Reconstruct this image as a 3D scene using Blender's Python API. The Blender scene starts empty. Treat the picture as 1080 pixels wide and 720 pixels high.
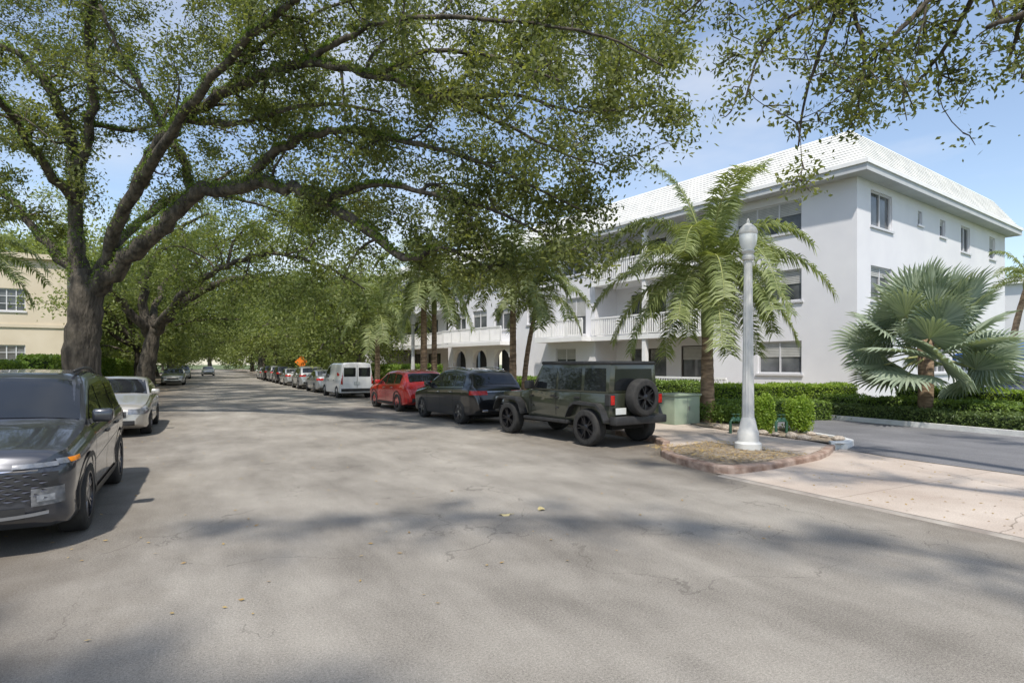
import bpy, bmesh, math, random
import numpy as np
from mathutils import Vector, Matrix
random.seed(11); rng=np.random.default_rng(11)
COL=bpy.context.scene.collection
F=620.0; H=1.8; V0=384.0
R_=math.radians
def G(u,v):
    Y=F*H/(v-V0); return Vector(((u-540)*Y/F,Y,0))
def P(u,v,Y): return Vector(((u-540)*Y/F,Y,H+(V0-v)*Y/F))
CA,SA=math.cos(R_(28)),math.sin(R_(28))
def S(r,s,z=0): return Vector((r*CA-s*SA,r*SA+s*CA,z))
U=random.uniform
# ---------------------------------------------------------------- materials
def nt(name):
    m=bpy.data.materials.new(name); m.use_nodes=True
    n=m.node_tree.nodes; l=m.node_tree.links
    return m,n,l,n['Principled BSDF']
def mat(name,c1,c2=None,scale=3.,rough=.6,metal=0.,bump=0.,bscale=None,coat=0.,detail=6,spec=None,stretch=None,bd=.03):
    m,n,l,b=nt(name)
    b.inputs['Roughness'].default_value=rough; b.inputs['Metallic'].default_value=metal
    if coat: b.inputs['Coat Weight'].default_value=coat; b.inputs['Coat Roughness'].default_value=.04
    if spec is not None: b.inputs['Specular IOR Level'].default_value=spec
    b.inputs['Base Color'].default_value=(*c1,1)
    tc=n.new('ShaderNodeTexCoord'); co=tc.outputs['Object']
    if stretch:
        mp=n.new('ShaderNodeMapping'); mp.inputs['Scale'].default_value=stretch; l.new(co,mp.inputs[0]); co=mp.outputs[0]
    if c2:
        t=n.new('ShaderNodeTexNoise'); t.inputs['Scale'].default_value=scale; t.inputs['Detail'].default_value=detail
        l.new(co,t.inputs['Vector'])
        r=n.new('ShaderNodeValToRGB'); r.color_ramp.elements[0].position=.35; r.color_ramp.elements[1].position=.65
        r.color_ramp.elements[0].color=(*c1,1); r.color_ramp.elements[1].color=(*c2,1)
        l.new(t.outputs[0],r.inputs[0]); l.new(r.outputs[0],b.inputs['Base Color'])
    if bump:
        t=n.new('ShaderNodeTexNoise'); t.inputs['Scale'].default_value=bscale or scale*4; t.inputs['Detail'].default_value=8
        l.new(co,t.inputs['Vector'])
        bp=n.new('ShaderNodeBump'); bp.inputs['Strength'].default_value=bump; bp.inputs['Distance'].default_value=bd
        l.new(t.outputs[0],bp.inputs['Height']); l.new(bp.outputs[0],b.inputs['Normal'])
    return m
def leafmat(name,dark,light,trans=.35,nscale=.5,rough=.5):
    m,n,l,b=nt(name)
    out=n['Material Output']
    g=n.new('ShaderNodeNewGeometry'); tc=n.new('ShaderNodeTexCoord')
    t=n.new('ShaderNodeTexNoise'); t.inputs['Scale'].default_value=nscale; t.inputs['Detail'].default_value=3
    l.new(tc.outputs['Object'],t.inputs['Vector'])
    a=n.new('ShaderNodeMath'); a.operation='MULTIPLY_ADD'; a.inputs[1].default_value=.55
    l.new(g.outputs['Random Per Island'],a.inputs[0])
    a2=n.new('ShaderNodeMath'); a2.operation='MULTIPLY_ADD'; a2.inputs[1].default_value=1.3; a2.inputs[2].default_value=-.45
    l.new(t.outputs[0],a2.inputs[0]); l.new(a2.outputs[0],a.inputs[2])
    r=n.new('ShaderNodeValToRGB'); r.color_ramp.elements[0].color=(*dark,1); r.color_ramp.elements[1].color=(*light,1)
    r.color_ramp.elements[0].position=.1; r.color_ramp.elements[1].position=.95
    l.new(a.outputs[0],r.inputs[0]); l.new(r.outputs[0],b.inputs['Base Color'])
    b.inputs['Roughness'].default_value=rough; b.inputs['Specular IOR Level'].default_value=.35
    tr=n.new('ShaderNodeBsdfTranslucent')
    mx=n.new('ShaderNodeMixRGB'); mx.blend_type='MULTIPLY'; mx.inputs[0].default_value=1; mx.inputs[2].default_value=(1.8,1.75,.8,1)
    l.new(r.outputs[0],mx.inputs[1]); l.new(mx.outputs[0],tr.inputs['Color'])
    ms=n.new('ShaderNodeMixShader'); ms.inputs[0].default_value=trans
    l.new(b.outputs[0],ms.inputs[1]); l.new(tr.outputs[0],ms.inputs[2]); l.new(ms.outputs[0],out.inputs[0])
    return m
M={}
M['oak']=leafmat('oak_leaf',(.06,.082,.028),(.22,.245,.085),.45)
M['oak_far']=leafmat('far_haze_leaf',(.085,.12,.035),(.28,.325,.11),.4,.3)  # paler than the near oak leaves: distance haze put into the colour
M['bright']=leafmat('bright_leaf',(.08,.15,.025),(.25,.35,.07),.35,1.5)
M['hedge']=leafmat('hedge_leaf',(.08,.14,.03),(.24,.34,.07),.3,2.)
M['lime']=leafmat('lime_leaf',(.13,.22,.025),(.32,.42,.07),.35,2.)
M['darkhedge']=leafmat('dark_hedge_leaf',(.055,.09,.03),(.17,.23,.07),.25,2.)
M['palm']=leafmat('palm_leaf',(.12,.16,.06),(.33,.38,.17),.35,1.2)
M['silver']=leafmat('silver_palm_leaf',(.17,.225,.165),(.37,.43,.33),.2,1.,.5)
M['fern']=leafmat('fern_moss',(.07,.12,.015),(.2,.28,.05),.3,3.)
M['bark']=mat('oak_bark',(.028,.024,.019),(.12,.102,.08),5.,.95,bump=1.,bscale=11,stretch=(1,1,.3),bd=.1)
M['palmbark']=mat('palm_bark',(.13,.085,.055),(.32,.23,.15),4,.9,bump=.8,bscale=12,stretch=(1,1,4))
M['rachis']=mat('frond_stem',(.25,.3,.1),(.36,.36,.15),5,.6)
M['crownshaft']=mat('palm_shaft',(.14,.2,.06),(.25,.27,.1),4,.5)
M['core']=mat('hedge_core',(.02,.035,.012),(.04,.06,.02),6,.95)
M['wall']=mat('white_stucco',(.69,.69,.72),(.75,.75,.77),.6,.85,bump=.15,bscale=40)
M['trim']=mat('white_paint',(.8,.8,.8),(.85,.85,.84),2,.6)
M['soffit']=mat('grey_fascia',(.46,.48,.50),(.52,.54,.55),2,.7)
M['beige']=mat('beige_stucco',(.58,.50,.38),(.66,.58,.46),.5,.9,bump=.1,bscale=30)
M['shade_int']=mat('shaded_interior',(.03,.03,.032),(.06,.06,.06),1,.8)
M['frame']=mat('window_frame',(.6,.6,.62),None,rough=.4)
M['bronze']=mat('bronze_frame',(.08,.07,.06),None,rough=.4,metal=.5)
def glassmat(name,c,c2,rough=.06,sc=.8):
    m=mat(name,c,c2,sc,rough); m.node_tree.nodes['Principled BSDF'].inputs['IOR'].default_value=1.6; return m
M['glass']=glassmat('window_glass',(.03,.035,.04),(.16,.17,.18))
M['carglass']=glassmat('car_glass',(.008,.01,.012),(.02,.022,.025),.03)
M['blind']=mat('window_blind',(.5,.5,.48),(.42,.42,.4),3,.7)
M['rubber']=mat('tyre_rubber',(.018,.018,.018),(.035,.034,.032),8,.85)
M['rim']=mat('alloy_rim',(.35,.35,.36),None,rough=.3,metal=.9)
M['rimdark']=mat('dark_rim',(.05,.05,.055),None,rough=.3,metal=.8)
M['plastic']=mat('black_plastic',(.018,.018,.019),(.03,.03,.03),6,.55)
M['gap']=mat('panel_gap',(.004,.004,.004),None,rough=.9)
M['chrome']=mat('chrome',(.6,.6,.62),None,rough=.15,metal=1)
M['darkchrome']=mat('dark_chrome',(.09,.09,.1),None,rough=.25,metal=1)
M['lens']=mat('lamp_lens',(.5,.52,.55),(.25,.27,.3),14,.08,metal=.3)
M['lensdark']=mat('smoked_lens',(.12,.13,.14),(.3,.31,.33),10,.06,metal=.4)
M['red_lens']=mat('tail_lens',(.35,.01,.01),(.5,.03,.02),12,.12)
M['amber']=mat('amber_lens',(.85,.27,.02),None,rough=.15)
M['plate']=mat('plate_face',(.65,.67,.66),(.6,.62,.6),5,.4)
def paint(name,c,metal=.35,c2=None): return mat(name,c,c2 or tuple(x*1.12 for x in c),.8,.28,metal=metal,coat=1.)
M['p_grey']=paint('paint_grey',(.05,.054,.066),.5)
M['p_olive']=paint('paint_olive',(.036,.041,.028),.2)
M['p_black']=paint('paint_black',(.008,.008,.01),.2)
M['p_red']=paint('paint_red',(.5,.02,.015),.1)
M['p_white']=paint('paint_white',(.78,.78,.78),0)
M['p_silver']=paint('paint_silver',(.45,.46,.46),.6)
M['p_champ']=paint('paint_champagne',(.42,.40,.36),.5)
M['p_blue']=paint('paint_blue',(.02,.06,.2),.3)
M['conc']=mat('pale_concrete',(.42,.40,.37),(.55,.53,.49),1.2,.85,bump=.2,bscale=60)
M['kerb']=mat('kerb_concrete',(.24,.21,.185),(.38,.35,.31),2.5,.9,bump=.5,bscale=25)
M['redkerb']=mat('weathered_kerb',(.20,.125,.09),(.42,.32,.26),4.5,.9,bump=.5,bscale=25)
M['whitekerb']=mat('white_kerb',(.6,.6,.58),(.72,.72,.7),3,.8,bump=.3,bscale=25)
M['pole']=mat('lamp_concrete',(.50,.51,.50),(.60,.60,.58),5,.75,bump=.2,bscale=50)
M['globe']=mat('lamp_globe',(.75,.78,.78),None,rough=.2)
M['green']=mat('cabinet_green',(.27,.34,.25),(.32,.38,.29),3,.6)
M['pipe']=mat('valve_green',(.02,.07,.045),(.035,.10,.06),4,.5)
M['stone']=mat('edging_stone',(.3,.25,.2),(.55,.48,.4),3,.9,bump=.6,bscale=15)
M['orange']=mat('orange_sign',(.85,.22,.02),None,rough=.5)
M['metal']=mat('grey_metal',(.3,.3,.31),None,rough=.4,metal=.8)
M['canvas']=mat('blue_canvas',(.02,.09,.36),(.03,.11,.42),3,.8)
M['leaflit']=mat('dry_leaf',(.25,.15,.05),(.45,.33,.12),8,.8)
M['yellowleaf']=mat('yellow_leaf',(.5,.42,.2),(.6,.5,.25),8,.8)
M['fruit']=mat('orange_fruit',(.7,.28,.02),(.8,.4,.05),20,.5)
M['tile']=mat('white_roof_tile',(.66,.67,.65),(.82,.82,.79),1.5,.7,detail=8)
def asphalt(name,lo,hi,cracks=True):
    m,n,l,b=nt(name); b.inputs['Roughness'].default_value=.9; b.inputs['Specular IOR Level'].default_value=.25
    tc=n.new('ShaderNodeTexCoord'); mp=n.new('ShaderNodeMapping'); mp.inputs['Rotation'].default_value=(0,0,-R_(28)); l.new(tc.outputs['Object'],mp.inputs[0])
    def noise(sc,det,stretch=None,rough=.6):
        t=n.new('ShaderNodeTexNoise'); t.inputs['Scale'].default_value=sc; t.inputs['Detail'].default_value=det; t.inputs['Roughness'].default_value=rough
        src=mp.outputs[0]
        if stretch:
            q=n.new('ShaderNodeMapping'); q.inputs['Scale'].default_value=stretch; l.new(src,q.inputs[0]); src=q.outputs[0]
        l.new(src,t.inputs[0]); return t.outputs[0]
    def mth(op,a,bb,c=None,clamp=False):
        q=n.new('ShaderNodeMath'); q.operation=op; q.use_clamp=clamp
        for i,x in enumerate((a,bb,c)):
            if x is None: continue
            if isinstance(x,(int,float)): q.inputs[i].default_value=x
            else: l.new(x,q.inputs[i])
        return q.outputs[0]
    big=noise(.35,5); mid=noise(1.8,7,(1,.35,1)); fine=noise(60,4,None,.85); speck=noise(170,2,None,.9)
    a=mth('MULTIPLY_ADD',big,.9,-.2); a=mth('MULTIPLY_ADD',mid,.7,a); a=mth('MULTIPLY_ADD',fine,1.5,a); a=mth('MULTIPLY_ADD',speck,1.6,a); a=mth('ADD',a,-1.78)
    r=n.new('ShaderNodeValToRGB'); r.color_ramp.elements[0].color=(*lo,1); r.color_ramp.elements[1].color=(*hi,1)
    r.color_ramp.elements[0].position=.0; r.color_ramp.elements[1].position=.85
    l.new(a,r.inputs[0]); col=r.outputs[0]
    if cracks:
        w=n.new('ShaderNodeTexNoise'); w.inputs['Scale'].default_value=1.3; w.inputs['Detail'].default_value=7; l.new(mp.outputs[0],w.inputs[0])
        vm=n.new('ShaderNodeVectorMath'); vm.operation='MULTIPLY_ADD'; vm.inputs[1].default_value=(1.5,1.5,0); l.new(w.outputs['Color'],vm.inputs[0]); l.new(mp.outputs[0],vm.inputs[2])
        v=n.new('ShaderNodeTexVoronoi'); v.feature='DISTANCE_TO_EDGE'; v.inputs['Scale'].default_value=.42; l.new(vm.outputs[0],v.inputs['Vector'])
        c1=mth('LESS_THAN',v.outputs['Distance'],.0035)
        v2=n.new('ShaderNodeTexVoronoi'); v2.feature='DISTANCE_TO_EDGE'; v2.inputs['Scale'].default_value=3.; l.new(vm.outputs[0],v2.inputs['Vector'])
        c2=mth('LESS_THAN',v2.outputs['Distance'],.02)
        mk=noise(.5,3); mk2=noise(.33,4,(1.3,1,1))
        c1=mth('MULTIPLY',c1,mth('GREATER_THAN',mk,.50)); c2=mth('MULTIPLY',c2,mth('GREATER_THAN',mk2,.62))
        cc=mth('MULTIPLY',mth('MAXIMUM',c1,c2),.35)
        mx=n.new('ShaderNodeMixRGB'); mx.inputs[2].default_value=(.06,.052,.045,1); l.new(cc,mx.inputs[0]); l.new(col,mx.inputs[1]); col=mx.outputs[0]
        sx=n.new('ShaderNodeSeparateXYZ'); l.new(mp.outputs[0],sx.inputs[0])
        e=mth('ABSOLUTE',mth('ADD',sx.outputs[0],-3.1),0); e=mth('MULTIPLY_ADD',e,.5,-1.75); e=mth('ADD',e,mth('MULTIPLY',noise(2.5,6),.9)); e=mth('ADD',e,-.28,None,True)
        e=mth('MULTIPLY',e,.65)
        mx=n.new('ShaderNodeMixRGB'); mx.inputs[2].default_value=(.11,.088,.065,1); l.new(e,mx.inputs[0]); l.new(col,mx.inputs[1]); col=mx.outputs[0]
    l.new(col,b.inputs['Base Color'])
    bp=n.new('ShaderNodeBump'); bp.inputs['Strength'].default_value=.7; bp.inputs['Distance'].default_value=.012; l.new(fine,bp.inputs['Height']); l.new(bp.outputs[0],b.inputs['Normal'])
    return m
M['road']=asphalt('road_asphalt',(.125,.113,.098),(.46,.43,.38))
M['drive']=asphalt('drive_asphalt',(.10,.102,.11),(.26,.26,.27),False)
M['soil']=mat('soil_mulch',(.17,.13,.09),(.37,.31,.235),9,.95,bump=1.,bscale=45)
M['grass']=mat('lawn',(.06,.09,.03),(.13,.16,.06),2,.95,bump=.8,bscale=60)
def slabs():
    m,n,l,b=nt('pink_concrete'); b.inputs['Roughness'].default_value=.88
    tc=n.new('ShaderNodeTexCoord'); t=n.new('ShaderNodeTexNoise'); t.inputs['Scale'].default_value=.8; t.inputs['Detail'].default_value=9; l.new(tc.outputs['Object'],t.inputs[0])
    r=n.new('ShaderNodeValToRGB'); r.color_ramp.elements[0].color=(.37,.305,.255,1); r.color_ramp.elements[1].color=(.50,.435,.375,1); r.color_ramp.elements[0].position=.3; r.color_ramp.elements[1].position=.65
    l.new(t.outputs[0],r.inputs[0])
    mp=n.new('ShaderNodeMapping'); mp.inputs['Rotation'].default_value=(0,0,-R_(28)); l.new(tc.outputs['Object'],mp.inputs[0])
    sx=n.new('ShaderNodeSeparateXYZ'); l.new(mp.outputs[0],sx.inputs[0])
    def joint(o,per,off):
        a=n.new('ShaderNodeMath'); a.operation='ADD'; a.inputs[1].default_value=off; l.new(o,a.inputs[0])
        q=n.new('ShaderNodeMath'); q.operation='PINGPONG'; q.inputs[1].default_value=per/2; l.new(a.outputs[0],q.inputs[0])
        c=n.new('ShaderNodeMath'); c.operation='LESS_THAN'; c.inputs[1].default_value=.008; l.new(q.outputs[0],c.inputs[0]); return c.outputs[0]
    j=n.new('ShaderNodeMath'); j.operation='MAXIMUM'; l.new(joint(sx.outputs[0],2.1,-1.15),j.inputs[0]); l.new(joint(sx.outputs[1],2.6,.3),j.inputs[1])
    w=n.new('ShaderNodeVectorMath'); w.operation='MULTIPLY_ADD'; w.inputs[1].default_value=(.8,.8,0); l.new(t.outputs['Color'],w.inputs[0]); l.new(tc.outputs['Object'],w.inputs[2])
    v=n.new('ShaderNodeTexVoronoi'); v.feature='DISTANCE_TO_EDGE'; v.inputs['Scale'].default_value=.22; l.new(w.outputs[0],v.inputs['Vector'])
    c=n.new('ShaderNodeMath'); c.operation='LESS_THAN'; c.inputs[1].default_value=.002; l.new(v.outputs['Distance'],c.inputs[0])
    k=n.new('ShaderNodeMath'); k.operation='MAXIMUM'; l.new(c.outputs[0],k.inputs[0]); l.new(j.outputs[0],k.inputs[1])
    c2=n.new('ShaderNodeMath'); c2.operation='MULTIPLY'; c2.inputs[1].default_value=.5; l.new(k.outputs[0],c2.inputs[0])
    f=n.new('ShaderNodeTexNoise'); f.inputs['Scale'].default_value=60; f.inputs['Detail'].default_value=4; l.new(tc.outputs['Object'],f.inputs[0])
    mf=n.new('ShaderNodeMixRGB'); mf.blend_type='OVERLAY'; mf.inputs[0].default_value=.35; l.new(r.outputs[0],mf.inputs[1]); l.new(f.outputs[0],mf.inputs[2])
    mx=n.new('ShaderNodeMixRGB'); mx.inputs[2].default_value=(.12,.095,.07,1); l.new(c2.outputs[0],mx.inputs[0]); l.new(mf.outputs[0],mx.inputs[1]); l.new(mx.outputs[0],b.inputs['Base Color'])
    bp=n.new('ShaderNodeBump'); bp.inputs['Strength'].default_value=.2; bp.inputs['Distance'].default_value=.01; l.new(f.outputs[0],bp.inputs['Height']); l.new(bp.outputs[0],b.inputs['Normal'])
    return m
M['slab']=slabs()
# ---------------------------------------------------------------- mesh helpers
class MB:
    def __init__(s): s.v=[];s.f=[];s.m=[]
    def add(s,vs,fs,m=0):
        n=len(s.v); s.v+=[tuple(p) for p in vs]; s.f+=[tuple(i+n for i in f) for f in fs]; s.m+=[m]*len(fs); return s
    def box(s,x0,x1,y0,y1,z0,z1,m=0,bev=0,tf=None,seg=2):
        if not bev:
            vs=[Vector((x,y,z)) for z in (z0,z1) for y in (y0,y1) for x in (x0,x1)]
            fs=[(0,2,3,1),(4,5,7,6),(0,1,5,4),(2,6,7,3),(0,4,6,2),(1,3,7,5)]
        else:
            bm=bmesh.new(); bmesh.ops.create_cube(bm,size=1)
            for v in bm.verts: v.co=Vector(((x0+x1)/2+v.co.x*(x1-x0),(y0+y1)/2+v.co.y*(y1-y0),(z0+z1)/2+v.co.z*(z1-z0)))
            bmesh.ops.bevel(bm,geom=list(bm.edges),offset=bev,segments=seg,affect='EDGES',profile=.5)
            bm.verts.index_update(); vs=[v.co.copy() for v in bm.verts]; fs=[tuple(v.index for v in f.verts) for f in bm.faces]; bm.free()
        if tf: vs=[tf(v) for v in vs]
        return s.add(vs,fs,m)
    def tube(s,pts,rad,n=8,m=0,caps=True):
        pts=[Vector(p) for p in pts]
        if not hasattr(rad,'__len__'): rad=[rad]*len(pts)
        t0=(pts[1]-pts[0]).normalized(); a=t0.orthogonal().normalized(); vs=[]
        for i,p in enumerate(pts):
            t=(pts[min(i+1,len(pts)-1)]-pts[max(i-1,0)]).normalized()
            a=(a-t*a.dot(t)); a=a.normalized() if a.length>1e-6 else t.orthogonal().normalized(); b=t.cross(a)
            for k in range(n):
                an=2*math.pi*k/n; vs.append(p+(a*math.cos(an)+b*math.sin(an))*rad[i])
        fs=[(i*n+k,i*n+(k+1)%n,(i+1)*n+(k+1)%n,(i+1)*n+k) for i in range(len(pts)-1) for k in range(n)]
        if caps: fs+=[tuple(range(n-1,-1,-1)),tuple((len(pts)-1)*n+k for k in range(n))]
        return s.add(vs,fs,m)
    def lathe(s,prof,n=20,c=(0,0,0),axis='z',m=0,mod=None):
        vs=[]
        for (r,h) in prof:
            for k in range(n):
                an=2*math.pi*k/n; rr=r*(mod(k,n) if mod else 1)
                x,y=rr*math.cos(an),rr*math.sin(an)
                p=(x,y,h) if axis=='z' else ((x,h,y) if axis=='y' else (h,x,y))
                vs.append((p[0]+c[0],p[1]+c[1],p[2]+c[2]))
        fs=[(i*n+k,i*n+(k+1)%n,(i+1)*n+(k+1)%n,(i+1)*n+k) for i in range(len(prof)-1) for k in range(n)]
        fs+=[tuple(range(n-1,-1,-1)),tuple((len(prof)-1)*n+k for k in range(n))]
        return s.add(vs,fs,m)
    def grid(s,fn,nu,nv,m=0):
        vs=[fn(i/nu,j/nv) for i in range(nu+1) for j in range(nv+1)]
        w=nv+1
        return s.add(vs,[(i*w+j,(i+1)*w+j,(i+1)*w+j+1,i*w+j+1) for i in range(nu) for j in range(nv)],m)
    def build(s,name,mats,parent=None,smooth=None,recalc=False):
        me=bpy.data.meshes.new(name); me.from_pydata(s.v,[],s.f)
        for q in (mats if isinstance(mats,(list,tuple)) else [mats]): me.materials.append(M[q] if isinstance(q,str) else q)
        me.polygons.foreach_set('material_index',s.m)
        if recalc:
            bm=bmesh.new(); bm.from_mesh(me); bmesh.ops.recalc_face_normals(bm,faces=bm.faces); bm.to_mesh(me); bm.free()
        if smooth:
            me.shade_smooth()
            if smooth<179: me.set_sharp_from_angle(angle=R_(smooth))
        me.update()
        o=bpy.data.objects.new(name,me); COL.objects.link(o)
        if parent: o.parent=parent
        return o
def tag(o,label=None,cat=None,group=None,kind=None):
    if label: o['label']=label
    if cat: o['category']=cat
    if group: o['group']=group
    if kind: o['kind']=kind
    return o
def empty(name,loc,rz=0,label=None,cat=None,group=None):
    o=bpy.data.objects.new(name,None); COL.objects.link(o); o.location=loc; o.rotation_euler=(0,0,rz); o.empty_display_size=.2
    return tag(o,label,cat,group)
def copy_tree(o,parent=None):
    c=o.copy(); COL.objects.link(c); c.parent=parent
    for ch in list(o.children): copy_tree(ch,c)
    return c
def npmesh(name,V,Fq,mats,parent=None,midx=None):
    me=bpy.data.meshes.new(name); V=np.asarray(V); Fq=np.asarray(Fq)
    me.vertices.add(len(V)); me.vertices.foreach_set('co',V.astype(np.float32).ravel())
    me.loops.add(Fq.size); me.loops.foreach_set('vertex_index',Fq.astype(np.int32).ravel())
    me.polygons.add(len(Fq)); me.polygons.foreach_set('loop_start',np.arange(0,Fq.size,4,dtype=np.int32))
    for q in mats: me.materials.append(M[q])
    if midx is not None: me.polygons.foreach_set('material_index',np.asarray(midx,dtype=np.int32))
    me.update(calc_edges=True); me.validate()
    o=bpy.data.objects.new(name,me); COL.objects.link(o)
    if parent: o.parent=parent
    return o
def leaves(p,size,aspect=.45,up=.5,nrm=None):
    p=np.asarray(p); N=len(p)
    n=rng.normal(size=(N,3)); n/=np.linalg.norm(n,axis=1)[:,None]+1e-9
    if nrm is not None: n=n*.7+nrm
    n[:,2]+=up; n/=np.linalg.norm(n,axis=1)[:,None]+1e-9
    d=rng.normal(size=(N,3)); d-=n*np.sum(n*d,axis=1)[:,None]; d/=np.linalg.norm(d,axis=1)[:,None]+1e-9
    sd=np.cross(n,d); L=(size*(.65+.7*rng.random(N)))[:,None]
    V=np.stack([p-d*L/2,p+sd*L*aspect/2-d*L*.05,p+d*L/2,p-sd*L*aspect/2-d*L*.05],axis=1).reshape(-1,3)
    return V,np.arange(4*N).reshape(N,4)
def sheet(name,pts,z,m,label=None,kind='structure'):
    b=MB(); b.add([S(r,s,z) for r,s in pts],[tuple(range(len(pts)))]); o=b.build(name,m,recalc=True); o['kind']=kind
    return o
# ---------------------------------------------------------------- trees
def smooth_path(pts,k=4):
    pts=[(Vector(p),r) for p,r in pts]; out=[]
    for i in range(len(pts)-1):
        p0=pts[max(i-1,0)][0];p1=pts[i][0];p2=pts[i+1][0];p3=pts[min(i+2,len(pts)-1)][0]
        for j in range(k):
            t=j/k
            q=.5*((2*p1)+(-p0+p2)*t+(2*p0-5*p1+4*p2-p3)*t*t+(-p0+3*p1-3*p2+p3)*t**3)
            out.append((q,pts[i][1]*(1-t)+pts[i+1][1]*t))
    out.append(pts[-1]); return out
def rv(): return Vector((random.gauss(0,1),random.gauss(0,1),random.gauss(0,1))).normalized()
def fill_limbs(limbs,targets,maxd=7):
    pts=[(p,r,i) for i,lb in enumerate(limbs) for (p,r) in smooth_path(lb,4)]; out=[]
    for T in targets:
        best=None
        for p,r,i in pts:
            d=(p-T).length
            if d>.7 and p.z>4.0 and (best is None or d<best[0]): best=(d,p,r)
        if best is None or best[0]>maxd: continue
        d,p,r=best; r0=min(r*.7,.03+.014*d)
        m1=p.lerp(T,.33)+rv()*d*.14+Vector((0,0,.08*d)); m2=p.lerp(T,.7)+rv()*d*.12+Vector((0,0,.06*d))
        l=[(p,r0),(m1,r0*.8),(m2,r0*.5),(T,.015)]; out.append(l)
        pts+= [(q,rr,0) for q,rr in smooth_path(l,3)[2:]]
    return out
def make_tree(name,label,cat,base,trunk,limbs,dens=1.5,blen=(1.2,2.6),ntw=6,nleaf=100,lsize=.09,sig=.17,lm='oak',group=None,t0=.25,wander=.35,droop=0.,fern=False,filler=None,asp=.45,rs=1.):
    base=Vector(base); root=empty(name,base,0,label,cat,group)
    tk=MB(); sp=smooth_path(trunk,5)
    tk.tube([p-base for p,r in sp],[r*(1+.06*math.sin(i*2.1)) for i,(p,r) in enumerate(sp)],18); tk.build('trunk','bark',root,180)
    br=MB(); LP=[]; FP=[]
    for li,limb in enumerate(limbs+(filler or [])):
        isf=li>=len(limbs)
        if not isf and rs!=1: limb=[(p,r*(rs if i else 1)) for i,(p,r) in enumerate(limb)]
        sp=smooth_path(limb,5 if not isf else 3)
        sp=[(p+rv()*min(r*.6,.12),r*U(.93,1.07)) if 0<i<len(sp)-1 else (p,r) for i,(p,r) in enumerate(sp)]
        br.tube([p-base for p,r in sp],[r for p,r in sp],10 if sp[0][1]>.1 else 6)
        if fern:
            for i in range(len(sp)-1):
                if sp[i][1]>.07 and random.random()<.85:
                    for q in range(int(420*(sp[i+1][0]-sp[i][0]).length)):
                        t=random.random(); pp=sp[i][0].lerp(sp[i+1][0],t); o=rv(); o.z=abs(o.z)*.9+.0
                        FP.append(pp-base+o.normalized()*(sp[i][1]+U(0,.07)))
        L=sum((sp[i+1][0]-sp[i][0]).length for i in range(len(sp)-1)); nb=max(2,int(L*dens*(1 if isf or not fern else .85)))
        tt0=t0
        for k in range(nb):
            f=tt0+(1-tt0)*((k+U(.1,.9))/nb); fi=f*(len(sp)-1); i=min(int(fi),len(sp)-2)
            st=sp[i][0].lerp(sp[i+1][0],fi-i); r0=sp[i][1]; tg=(sp[i+1][0]-sp[i][0]).normalized()
            d=(tg*.6+rv()*.9+Vector((0,0,.15))).normalized(); ln=U(*blen)*(1.1-.35*f); n=5
            if fern and r0>.07: d=(d+Vector((0,.6,.5))).normalized()
            p=st.copy(); path=[(p.copy(),min(r0*.5,.05))]
            for j in range(n):
                d=(d+rv()*wander+Vector((0,0,-droop))).normalized(); p=p+d*ln/n; path.append((p.copy(),max(.007,min(r0*.5,.05)*(1-(j+1)/n))))
            br.tube([q-base for q,r in path],[r for q,r in path],5,caps=False)
            for j in range(ntw):
                a=random.choice(path[1:])[0]; d2=(d*.4+rv()+Vector((0,0,-droop*2))).normalized(); l2=U(.35,1.)*ln/2
                e=a+d2*l2; mid=a.lerp(e,.5)+rv()*.06
                br.tube([a-base,mid-base,e-base],[.012,.009,.005],4,caps=False)
                nn=int(nleaf*U(.5,1.4))
                t=rng.random(nn)**.7
                pts=np.array(a-base)[None]*(1-t[:,None])+np.array(e-base)[None]*t[:,None]+rng.normal(size=(nn,3))*sig*np.array([1,1,.7])
                LP.append(pts)
    br.build('branches','bark',root,180)
    LP=np.concatenate(LP); V,Q=leaves(LP,lsize,asp)
    npmesh('crown',V,Q,[lm],root)
    if FP:
        V,Q=leaves(np.array(FP),.1,.35,.2); npmesh('fern_growth',V,Q,['fern'],root)
    print(name,len(LP),'leaves')
    return root,len(LP)
def auto_tree(name,label,base,th,R,top,seed,nl=9,r0=.3,lean=(0,0),low=.25,**kw):
    random.seed(seed); base=Vector(base)
    fk=base+Vector((lean[0],lean[1],th))
    trunk=[(base-Vector((0,0,.1)),r0*1.35),(base+Vector((lean[0]*.1,lean[1]*.1,.4)),r0*1.05),(base.lerp(fk,.6)+Vector((U(-.1,.1),U(-.1,.1),0)),r0*.95),(fk+Vector((0,0,.2)),r0*.8)]
    limbs=[]
    for i in range(nl):
        az=2*math.pi*i/nl+U(-.3,.3); hz=U(low,1.)*(top-th); rr=R*math.sqrt(max(.1,1-(hz/(top-th+.3))**2))*U(.6,1.25)
        e=fk+Vector((rr*math.cos(az),rr*math.sin(az),hz)); m1=fk.lerp(e,.35)+Vector((0,0,U(.4,1.2))); m2=fk.lerp(e,.7)+Vector((U(-.6,.6),U(-.6,.6),U(.4,1.2)))
        limbs.append([(fk,r0*.6),(m1,r0*.4),(m2,r0*.22),(e,.03)])
    limbs.append([(fk,r0*.6),(fk+Vector((U(-.5,.5),U(-.5,.5),(top-th)*.6)),r0*.3),(fk+Vector((U(-.8,.8),U(-.8,.8),(top-th))),.03)])
    return make_tree(name,label,'tree',base,trunk,limbs,**kw)[0]
def gY(u,Y): return Vector(((u-540)*Y/F,Y,0))
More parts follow.
